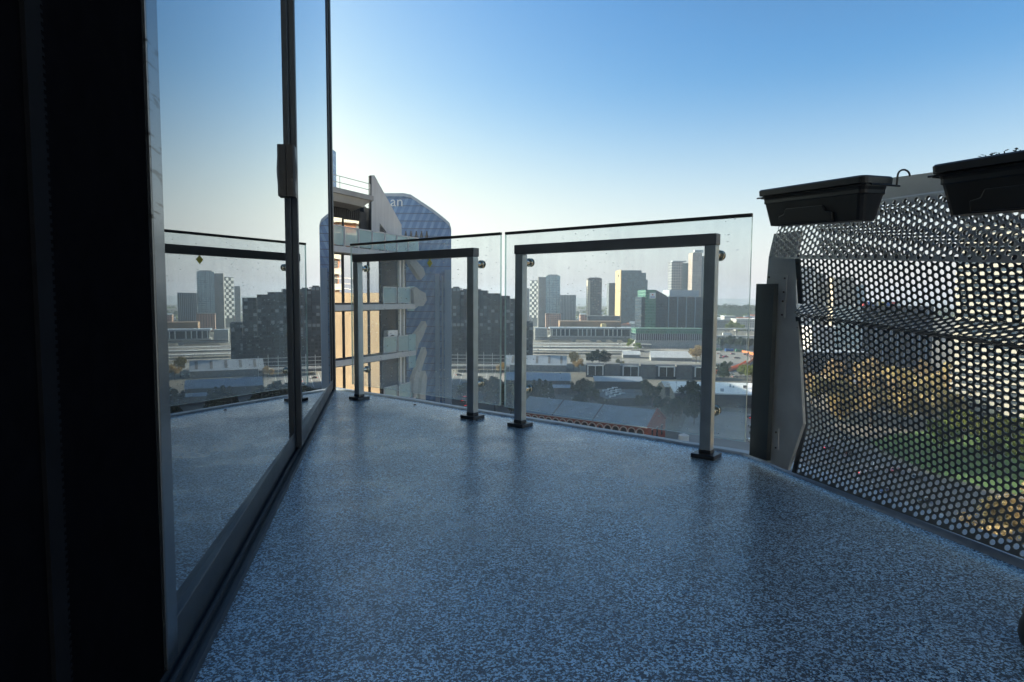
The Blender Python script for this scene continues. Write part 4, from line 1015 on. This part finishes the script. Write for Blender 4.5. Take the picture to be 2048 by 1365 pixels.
# red ramp wall
rp_ = [gr(x, y) for x, y in ((1418, 752), (1436, 748), (1458, 744), (1476, 739), (1490, 733), (1500, 727), (1510, 718), (1508, 711), (1494, 707), (1484, 705))]
for nm, off, hgt, lab in (('ramp_wall', 0, 2.3, 'orange red curved barrier wall of the road ramp, nearer line'), ('ramp_wall', 9, 2.0, 'orange red curved barrier wall of the road ramp, farther line')):
    pts = [p_+Vector((0, off, 0)) for p_ in rp_[:(10 if off == 0 else 6)]]; b = MB()
    for a, c in zip(pts[:-1], pts[1:]):
        d_ = Vector((0, .6, 0)); b.hull([tuple(a), tuple(c), tuple(c+d_), tuple(a+d_)], [(p_.x, p_.y, GZ+hgt) for p_ in (a, c, c+d_, a+d_)])
    tag(b.build(nm, M['orange']), lab, 'barrier', 'ramp walls')
pxsheet('ramp_road', [(1405, 748), (1440, 742), (1478, 734), (1500, 722), (1500, 706), (1405, 706)], M['paving'], .12)
# viaducts on the right
for x0, x1, y0, Y, lab in ((1405, 1620, 656.5, 980, 'upper pale viaduct crossing behind the right glass edge'), (1405, 1620, 676, 840, 'lower grey viaduct on tall posts behind the right glass edge')):
    p = at(x0, y0, Y); th = thing('viaduct', lab, 'bridge', (p.x, Y, GZ), 0, 'viaducts'); w = (x1-x0)/F*Y; h = p.z-GZ
    addbox(th, 'deck', M['canopy'] if Y > 900 else M['conc'], (0, w, -5, 5, h-1.8, h))
    for k in range(10): addbox(th, 'pier', M['conc'], (k*w/10+2, k*w/10+3.2, -1, 1, 0, h-1.81))
tr_ = at(1446, 665.5, 900); th = thing('white_truck', 'white box truck driving past behind the right glass edge', 'truck', (tr_.x, 900, at(1446, 671, 900).z-.6)); addbox(th, 'box', M['white'], (0, 10.5, 0, 2.5, .9, 4.2)); addbox(th, 'cab', M['pole'], (10.6, 13, 0, 2.4, .6, 3.2)); addbox(th, 'wheel', M['tyre'], (1, 2, -.05, .4, 0, 1), (8.5, 9.5, -.05, .4, 0, 1), (11.2, 12.2, -.05, .4, 0, 1))
z_ = GZ; th = thing('truck_road', 'grey embankment road carrying the white truck', 'road', (tr_.x-60, 893, GZ)); addbox(th, 'deck', M['conc'], (0, 240, 0, 12, 0, at(1446, 671, 900).z-.62-GZ))
for x, y, mt, lab in ((1451, 703, 'blue', 'blue shipping container beside the car park'), (1428, 702, 'greenp', 'green shipping container beside the car park, left one'), (1472, 704, 'greenp', 'green shipping container beside the car park, right one')):
    p = gr(x, y); th = thing('shipping_container', lab, 'container', (p.x, p.y, GZ), 0, 'containers'); addbox(th, 'body', M[mt], (0, 9, 0, 2.5, .1, 2.9)); addbox(th, 'rib', M[mt], *[(k*.75+.2, k*.75+.5, -.07, -.005, .3, 2.7) for k in range(11)])
# hill and distant suburb
b = MB(); hp = [at(x, y, 2300) for x, y in ((1120, 628), (1260, 624), (1380, 617), (1425, 614), (1450, 613.5), (1485, 614), (1520, 616), (1560, 617), (1640, 618), (1800, 620), (2000, 622), (2300, 626))]
n = len(hp); hl_ = []
for p_ in hp: hl_.append(p_)
k = len(b.v)
for i, p_ in enumerate(hp):
    b.v += [(p_.x*.86, 1980, GZ-1), (p_.x*.95, 2150, GZ+(p_.z-GZ)*.75), (p_.x, 2300, p_.z-3), (p_.x*1.15, 2650, GZ-1)]
for i in range(n-1):
    for j in range(3): b.f.append((i*4+j, i*4+j+1, (i+1)*4+j+1, (i+1)*4+j)); b.m.append(0)
b.build('hill', M['leaf_dark'], smooth=True, kind='structure')
# ------------------------------------------------------------------ through the perforated screen
block('cream_tower', 'cream flats tower seen through the screen holes at upper left', 1668, 1712, 556, 660, 24, M['f_cream'], M['conc'], Y=1000)
block('grey_flats', 'blue grey flats tower left of the cream one behind the screen', 1632, 1652, 548, 660, 24, M['f_grey'], M['conc'], Y=1020)
block('orange_flats', 'white and orange flats tower nearest the screen end plate', 1592, 1630, 535, 660, 24, M['f_white'], M['conc'], Y=980)
block('pale_block', 'pale grey slab block right of the cream tower behind the screen', 1713, 1732, 570, 660, 24, M['f_pale'], M['conc'], Y=1010)
dkb, w, h = block('dark_block', 'dark office block with coloured cubes along its roof behind the screen', 1722, 1868, 612, 745, 40, M['f_office'], None, Y=520)
h_d = h
for i, mt in enumerate(('red', 'blue', 'white', 'yellow', 'blue', 'red', 'white')): addbox(dkb, 'roof_cube', M[mt], (2+i*4.6, 5.6+i*4.6, .5, 4, h, h+3.4))
addbox(dkb, 'column', M['col_pale'], *[(k*6+1, k*6+1.8, -.6, -.02, 8, h-4-(k % 3)*5) for k in range(10)])
block('low_white_block', 'sunlit white low block at the left behind the screen', 1624, 1692, 655, 706, 26, M['f_white'], M['white'], Y=640)
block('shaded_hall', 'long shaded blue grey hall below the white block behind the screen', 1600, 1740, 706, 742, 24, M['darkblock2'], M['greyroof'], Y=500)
gable('curved_pavilion', 'pale roofed pavilion among the autumn trees behind the screen', gp(1640, 778), R_(-20), 44, 18, 4, 8, M['conc'], M['whiteroof'], cat='pavilion')
gable('curved_pavilion', 'pale roofed pavilion further right among the trees behind the screen', gp(1845, 776), R_(-14), 30, 16, 4, 8, M['conc'], M['whiteroof'], cat='pavilion')
# big louvred building
LY = 300; p0 = at(1915, 560, LY); lv = thing('banded_building', 'large cream building with horizontal white bands at the right behind the screen', 'building', (p0.x, LY, GZ), R_(-58))
addbox(lv, 'wall', M['f_office'], (0, 95, 0, 30, 0, 96))
for k in range(26): addbox(lv, 'white_band', M['band'], (-.5, 95.5, -1.0, -.02, 5+k*3.5, 6.6+k*3.5))
# park: lawn, road, paths
pxsheet('park_lawn', [(1735, 884), (1790, 868), (1860, 862), (2160, 870), (2160, 1010), (2000, 985), (1860, 945), (1770, 904)], M['lawn'], .10)
pxsheet('park_ground', [(1440, 745), (2200, 745), (2200, 850), (1600, 826), (1520, 810)], M['earth'], .07)
pxsheet('main_road', [(1420, 885), (1640, 876), (1705, 884), (1860, 952), (2060, 1010), (2300, 1080), (2300, 1500), (1300, 1500), (1300, 900)], M['asphalt'], .09)
pxsheet('footpath', [(1590, 872), (1700, 879), (1770, 903), (1762, 907), (1694, 884), (1590, 877)], M['paving'], .17)
for i in range(9):
    for x0, dx in ((1717, -.9), (1748, -1.3)):
        y = 926+i*13; a, c = gr(x0+dx*i, y), gr(x0+dx*(i+.62), y+7); n_ = Vector((.22, 0, 0)); sheet('lane_marking', [a-n_, a+n_, c+n_, c-n_], GZ+.15, M['mark'])

# ================================================================== TREES
def tree_meshes(nv, H, Rr, mat, leaves, leafs, conifer=False):
    out = []
    for v_ in range(nv):
        rnd = random.Random(100+v_+int(H*10)); b = MB()
        def limb(p, q, r0, r1): b.tube(p, q, r0, r1, 6)
        top = Vector((rnd.uniform(-.3, .3), rnd.uniform(-.3, .3), H*(.45 if not conifer else .95)))
        limb((0, 0, 0), top, H*.022, H*.012)
        cl = []
        if conifer:
            for i in range(9):
                z = H*(.12+.86*i/9); rr = Rr*(1-i/9.4)
                for k in range(5): a = k*1.2566+i*.7; cl.append((Vector((math.cos(a)*rr*.6, math.sin(a)*rr*.6, z)), rr*.5+.15))
        else:
            for i in range(13):
                a = rnd.uniform(0, 6.28); rr = Rr*math.sqrt(rnd.random())*.78; z = H*rnd.uniform(.42, .88)
                k_ = 1-.35*max(0, (z/H-.6)/.3); c = Vector((math.cos(a)*rr*k_, math.sin(a)*rr*k_, z)); cl.append((c, Rr*rnd.uniform(.26, .46)))
                if i < 7: limb(top*rnd.uniform(.55, .98), c, H*.009, H*.003)
        tk_ = b
        lf = MB()
        for i in range(leaves):
            c, r_ = cl[rnd.randrange(len(cl))]
            d = Vector((rnd.gauss(0, 1), rnd.gauss(0, 1), rnd.gauss(0, .85))).normalized(); p = c + d*r_*(rnd.random()**.45)
            u = Vector((rnd.gauss(0, 1), rnd.gauss(0, 1), rnd.gauss(0, 1))).normalized(); w_ = u.orthogonal().normalized(); s_ = leafs*rnd.uniform(.5, 1.25)
            lf.poly([p-u*s_, p-w_*s_*.6, p+u*s_, p+w_*s_*.6])
        out.append((tk_, lf))
    res = []
    for tk_, lf in out:
        t1 = tk_.build('trunk', M['bark']); t2 = lf.build('crown', mat); m1, m2 = t1.data, t2.data
        bpy.data.objects.remove(t1); bpy.data.objects.remove(t2); res.append((m1, m2))
    return res
TV = {'autumn': tree_meshes(4, 14, 6.2, M['leaf_autumn'], 1900, .52), 'green': tree_meshes(3, 13, 5.6, M['leaf_green'], 1900, .50), 'dark': tree_meshes(3, 12, 5.4, M['leaf_dark'], 1900, .50), 'conifer': tree_meshes(2, 13, 3.2, M['leaf_dark'], 1500, .45, True)}
def tree(kind, x, y, s, label, group, base=GZ, sz=1.0):
    nm = {'autumn': 'autumn_tree', 'green': 'green_tree', 'dark': 'dark_tree', 'conifer': 'conifer_tree'}[kind]
    m1, m2 = random.choice(TV[kind]); th = thing(nm, label, 'tree', (x, y, base), random.random()*6.28, group); th.scale = (s, s, s*sz)
    for n_, me_ in (('trunk', m1), ('crown', m2)):
        o = bpy.data.objects.new(n_, me_); COL.objects.link(o); o.parent = th
    return th
def ptree(kind, px, py, s, label, group, sz=1.0): p = gr(px, py); return tree(kind, p.x, p.y, s, label, group, GZ, sz)
rr = random.Random(5)
LA = 'olive brown autumn tree in the park behind the screen'
for row, (y, n, x0, x1) in enumerate(((775, 9, 1640, 2060), (793, 8, 1640, 2060), (806, 8, 1600, 2050), (822, 9, 1615, 2060), (840, 9, 1630, 2080), (858, 8, 1660, 2090))):
    for i in range(n):
        x = x0+(x1-x0)*(i+.5)/n+rr.uniform(-14, 14)
        if row >= 4 and rr.random() < .25: continue
        ptree('autumn', x, y+rr.uniform(-5, 5), rr.uniform(1.05, 1.5), LA+', '+('farthest row', 'second farthest row', 'third row', 'middle row', 'second nearest row', 'nearest row')[row]+(' at left', ' in the middle', ' at right')[min(2, int(3*i/n))], 'autumn trees in the park')
LG = 'sunlit yellow green tree at the right of the park behind the screen'
for x, y, s in ((1880, 905, 1.0), (1925, 890, 1.15), (1975, 900, 1.1), (2030, 910, 1.2), (1985, 935, 1.0), (2060, 955, 1.2), (1900, 868, .9)): ptree('green', x, y, s, LG, 'green trees in the park')
LB = 'large golden tree below at the lower right behind the screen'
for x, y, s in ((1990, 1095, 1.0), (2052, 1120, 1.1), (1960, 1150, .95), (2080, 1060, 1.15), (2010, 1185, 1.0), (2110, 1180, 1.1)): ptree('autumn', x, y, s, LB, 'golden trees by the road')
ptree('green', 1868, 1090, .45, 'small bright yellow green roadside tree seen low in the screen', None)
LS = 'dark tree in the shaded yards behind the longer glass panel'
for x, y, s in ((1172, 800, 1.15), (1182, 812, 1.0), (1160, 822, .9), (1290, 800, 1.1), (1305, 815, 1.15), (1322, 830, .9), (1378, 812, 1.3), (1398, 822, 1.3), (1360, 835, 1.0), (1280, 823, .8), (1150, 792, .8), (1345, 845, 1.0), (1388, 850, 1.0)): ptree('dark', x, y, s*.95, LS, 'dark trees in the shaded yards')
LC = 'dark conifer standing behind the third post in front of the grey shed'
for x, y, s in ((1068, 806, 1.1), (1079, 815, 1.3), (1091, 812, 1.2), (1101, 806, 1.0), (1058, 812, .9), (1085, 822, 1.0)): ptree('conifer', x, y, s, LC, 'conifers behind the third post')
ptree('autumn', 1148, 741, 1.1, 'yellow leafed tree at the end of the blue grey shed', None)
ptree('autumn', 1158, 745, .8, 'smaller yellow green tree beside the yellow leafed tree', None)
for x, y, s in ((1184, 733, 1.2), (1198, 735, 1.35), (1212, 735, 1.1)): ptree('dark', x, y, s, 'dark round tree in front of the pale service road', 'trees by the service road')
ptree('autumn', 1238, 741, .7, 'small orange leafed shrub beside the lamp post', None)
for x, y, s in ((1262, 700, 1.0), (1276, 704, .8)): ptree('green', x, y, s, 'yellow green tree by the white sheds', 'trees by the white sheds')
for x, y, s in ((1392, 728, 1.2), (1400, 726, 1.2)): ptree('autumn', x, y, s, 'brown tree beside the fourth post', 'brown trees beside the fourth post')
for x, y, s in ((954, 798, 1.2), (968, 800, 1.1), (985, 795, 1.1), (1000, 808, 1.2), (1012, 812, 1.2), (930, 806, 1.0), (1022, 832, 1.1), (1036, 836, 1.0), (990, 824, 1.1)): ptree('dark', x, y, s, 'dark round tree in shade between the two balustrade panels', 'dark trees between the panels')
ptree('autumn', 1003, 752, .75, 'orange leafed tree at the gap between the glass panels', None)
for x, y, s in ((1442, 758, 1.0), (1452, 752, 1.0), (1447, 764, .9)): ptree('dark', x, y, s, 'grey green tree beside the orange ramp', 'trees beside the ramp')
for x, y, s in ((1490, 760, .9), (1503, 768, 1.0), (1510, 756, 1.0), (1482, 756, .7)): ptree('green', x, y, s, 'green tree on the near side of the orange ramp', 'green trees near the ramp')
for x, y, s in ((1466, 664, 1.6), (1474, 666, 1.4), (1457, 666, 1.3), (1484, 668, 1.2)): ptree('green', x, y, s, 'hazy green tree in front of the white offices', 'trees before the white offices')
for x, y, s in ((1445, 700, 1.3), (1460, 699, 1.4), (1480, 700, 1.3), (1497, 700, 1.2)): ptree('dark', x, y, s, 'dark tree below the lower viaduct', 'trees below the viaduct')
# far-off wooded suburb: one mass of crowns, and hill trees
def wood(name, items, leafs, per, mat):
    b = MB(); rnd = random.Random(11)
    for (x, y, z, r_) in items:
        for i in range(per):
            d = Vector((rnd.gauss(0, 1), rnd.gauss(0, 1), rnd.gauss(0, .7))).normalized()*r_*(rnd.random()**.5); u = Vector((rnd.gauss(0, 1), rnd.gauss(0, 1), rnd.gauss(0, 1))).normalized(); w_ = u.orthogonal().normalized(); s_ = leafs*rnd.uniform(.6, 1.3); p = Vector((x, y, z))+d
            b.poly([p-u*s_, p-w_*s_*.7, p+u*s_, p+w_*s_*.7])
    return b.build(name, mat, kind='stuff')
it = []
for i in range(420):
    Y = rr.uniform(1500, 3600); x = rr.uniform(-.20, 1.0)*Y; it.append((x, Y, GZ+rr.uniform(4, 9), rr.uniform(6, 12)))
wood('distant_trees', it, 3.0, 26, M['leaf_green'])
it = []
for i in range(260):
    f_i = rr.uniform(0, n-1.001) if False else rr.uniform(0, len(hp)-1.001); j = int(f_i); q_ = hp[j].lerp(hp[j+1], f_i-j); k_ = rr.random()
    it.append((q_.x*(.95+.05*k_), 2150+150*k_, GZ+(q_.z-GZ)*(.75+.25*k_)+rr.uniform(-2, 5), rr.uniform(6, 12)))
wood('hill_trees', it, 3.2, 34, M['leaf_dark'])
# low suburb houses
hm = MB(); hm.box(-.5, .5, -.5, .5, 0, .7); hmw = hm.build('wall', M['white']); hm2 = MB(); hm2.hull([(-.55, -.55, .7), (-.55, .55, .7), (-.55, 0, 1.05)], [(.55, -.55, .7), (.55, .55, .7), (.55, 0, 1.05)]); hmr = hm2.build('roof', M['orange'])
mw, mrf = hmw.data, hmr.data; bpy.data.objects.remove(hmw); bpy.data.objects.remove(hmr)
wc = [plain('house_white', (.66, .63, .57), .8, 0, .08, .2), plain('house_cream', (.55, .46, .34), .8, 0, .08, .2), plain('house_grey', (.36, .37, .38), .8, 0, .1, .2)]
rc = [plain('house_terracotta', (.36, .15, .09), .8, 0, .15, .2), M['greyroof'], M['whiteroof']]
for i in range(130):
    Y = rr.uniform(1180, 2100); x = rr.uniform(.02, .62)*Y
    th = thing('suburb_house', 'tiny low house among the hazy trees near the horizon', 'house', (x, Y, GZ), rr.uniform(-.4, .4), 'distant suburb houses'); wi_, ri_ = rr.randrange(3), rr.randrange(3); th['label'] = 'tiny '+('white', 'cream', 'grey')[wi_]+' house with '+('terracotta', 'grey', 'white')[ri_]+' roof among the hazy trees near the horizon'; k = rr.uniform(11, 24)
    share(type('o', (), {'data': mw}), 'wall', th, scale=(k*rr.uniform(.8, 1.8), k, rr.uniform(7, 13)), mat=wc[wi_]); r2 = th.children[0]; share(type('o', (), {'data': mrf}), 'roof', th, scale=tuple(r2.scale), mat=rc[ri_])

# ================================================================== CARS, LAMPS
def car_proto():
    th = thing('parked_car', 'car', 'car', (0, 0, -500))
    b = MB(); pr = [(-2.15, .35), (-2.2, .75), (-1.95, .95), (-1.45, 1.42), (.35, 1.45), (1.05, .98), (2.0, .85), (2.2, .6), (2.15, .35)]
    b.hull([(x, -.85, z) for x, z in pr], [(x, .85, z) for x, z in pr]); b.build('body', M['conc'], th, bevel=.06)
    b = MB(); g = [(-1.72, 1.0), (-1.36, 1.36), (.28, 1.38), (.85, 1.0)]
    b.hull([(x, -.87, z) for x, z in g], [(x, .87, z) for x, z in g])
    b.hull([(-1.99, -.7, .95), (-1.5, -.65, 1.40), (-1.5, .65, 1.40), (-1.99, .7, .95)], [(-1.93, -.7, .93), (-1.44, -.65, 1.38), (-1.44, .65, 1.38), (-1.93, .7, .93)])
    b.hull([(.40, -.65, 1.44), (1.08, -.7, 1.0), (1.08, .7, 1.0), (.40, .65, 1.44)], [(.34, -.65, 1.42), (1.02, -.7, .98), (1.02, .7, .98), (.34, .65, 1.42)]); b.build('window', M['carglass'], th)
    for x in (-1.35, 1.35):
        for y in (-.88, .68): b = MB(); b.tube((x, y, .33), (x, y+.2, .33), .33, n=12); b.build('wheel', M['tyre'], th)
    for y in (-.75, .45): b = MB(); b.box(-2.23, -2.16, y, y+.3, .65, .8); b.build('tail_light', M['tail'], th)
    return th
cpz = car_proto(); used = [False]
def car(px, py, heading, ci, label, group, glow=True):
    global cpz
    p = gr(px, py)
    o = cpz if not used[0] else dup(cpz)
    used[0] = True
    o.location = (p.x, p.y, GZ+.16); o.rotation_euler = (0, 0, heading); o['label'] = label; o['group'] = group
    for ch in o.children:
        if ch.name.startswith('body'): ch.material_slots[0].link = 'OBJECT'; ch.material_slots[0].material = CARS[ci][1]
    return o
ids = lambda ci: CARS[ci][0]
for i, (x, y, hd, ci) in enumerate(((928, 795, 1.9, 0), (936, 800, 1.9, 2), (924, 803, 1.9, 4), (940, 808, 1.9, 3), (930, 813, 1.9, 5), (918, 790, 1.9, 1), (941, 818, 1.9, 0))):
    car(x, y, hd, ci, ids(ci)+' car with red tail lights queuing behind the second post', 'cars queuing behind the second post')
for x, y, hd, ci in ((918, 752, .3, 2), (945, 758, .4, 1), (985, 764, .3, 0)): car(x, y, hd, ci, ids(ci)+' car parked in the sunny car park behind the shorter panel', 'cars in the sunny car park')
for i in range(16):
    ci = rr.randrange(6); car(1425+rr.random()*95, 707+rr.random()*12, rr.uniform(-.3, .3), ci, ids(ci)+' car in the car park before the ramp beyond the right glass edge', 'cars in the far car park')
for x, y, hd, ci in ((1450, 727, 1.4, 0), (1462, 750, .2, 0), (1470, 756, .1, 1)): car(x, y, hd, ci, ids(ci)+' car on the curved ramp', 'cars on the ramp')
for x, y, hd, ci in ((1500, 838, 1.5, 2), (1502, 856, 1.5, 1), (1505, 870, 1.5, 2), (1500, 884, 1.5, 0)): car(x, y, hd, ci, ids(ci)+' car on the road just left of the steel post', 'cars left of the steel post')
for x, y, hd, ci in ((1690, 880, .3, 1), (1722, 948, .5, 0), (1738, 945, .5, 1), (1790, 945, -2.6, 4), (1832, 960, -2.6, 2), (1765, 985, -2.6, 3), (1845, 1005, -2.6, 2), (1815, 1020, .5, 5), (1700, 910, .3, 5), (1660, 900, .3, 3), (1880, 1040, .5, 0)): car(x, y, hd, ci, ids(ci)+' car driving on the shaded road below the screen', 'cars on the shaded road')
def lamp(px, py, h, label):
    p = gr(px, py); th = thing('street_lamp', label, 'lamp post', (p.x, p.y, GZ), 0, 'lamp posts'); b = MB(); b.tube((0, 0, 0), (0, 0, h), .16, .09, 8); b.build('pole', M['pole'], th); b = MB(); b.tube((0, 0, h), (1.8, 0, h+.3), .07, .06, 6); b.box(1.6, 2.5, -.15, .15, h+.22, h+.36); b.build('lamp_head', M['pole'], th)
lamp(1243, 732, 24, 'tall pale lamp post rising in front of the white sheds')
lamp(1352, 806, 14, 'lamp post in the shaded yards left of the fourth post')
lamp(1438, 712, 18, 'lamp post beside the far car park')
lamp(1493, 716, 20, 'tall lamp post at the right glass edge')
lamp(918, 772, 13, 'lamp post in the sunny car park left of the second post')
lamp(1655, 905, 10, 'lamp post on the shaded road seen through the screen')

# masts in the rail yard, vents and plant on roofs
for i in range(14):
    p = gr(1076+i*24+rr.uniform(-5, 5), 690+(i % 3)*8); th = thing('rail_mast', 'thin grey overhead line mast standing among the rail yard canopies', 'mast', (p.x, p.y, GZ), 0, 'rail yard masts')
    b = MB(); b.tube((0, 0, 0), (0, 0, 9.5), .22, .15, 6); b.build('pole', M['pole'], th); b = MB(); b.box(-.1, 5.5, -.1, .1, 7.6, 7.85); b.build('arm', M['pole'], th)
def vents(th, x0, x1, y0, y1, z, n):
    for i in range(n):
        x, y, k = rr.uniform(x0, x1), rr.uniform(y0, y1), rr.uniform(.8, 2.2)
        b = MB(); b.box(x, x+k, y, y+k*.8, z, z+rr.uniform(.6, 1.7)); b.build('roof_vent', rr.choice((M['conc'], M['slabband'], M['concd'])), th)
vents(hl, -20, 30, 6, 40, 7.9, 9); vents(rb, 4, 84, 9, 16, zz(731) if False else 11.0, 0); vents(pd, 4, 80, 6, 24, zt, 10); vents(of, 18, 55, 6, 44, hh, 6); vents(stn, 5, 110, 4, 20, at(1102, 655.5, SY).z-GZ, 9); vents(dkb, 6, 48, 10, 34, h_d, 6)
o2 = loc(930, 581, BY, dbk); vents(dbk, 6, 48, 4, 20, o2.z-3.6, 6)

# ================================================================== AIR
hz_ = MB(); hz_.box(-4600, 5200, -700, 5600, GZ-3, 75)
ho = hz_.build('haze', None, kind='stuff')
hm_ = bpy.data.materials.new('haze_air'); hm_.use_nodes = True; nt_ = hm_.node_tree; nt_.nodes.clear()
o_ = nt_.nodes.new('ShaderNodeOutputMaterial'); pv = nt_.nodes.new('ShaderNodeVolumePrincipled'); pv.inputs['Color'].default_value = (.79, .885, 1, 1); pv.inputs['Density'].default_value = HAZE; pv.inputs['Anisotropy'].default_value = .35
nt_.links.new(pv.outputs[0], o_.inputs['Volume']); ho.data.materials.clear(); ho.data.materials.append(hm_)
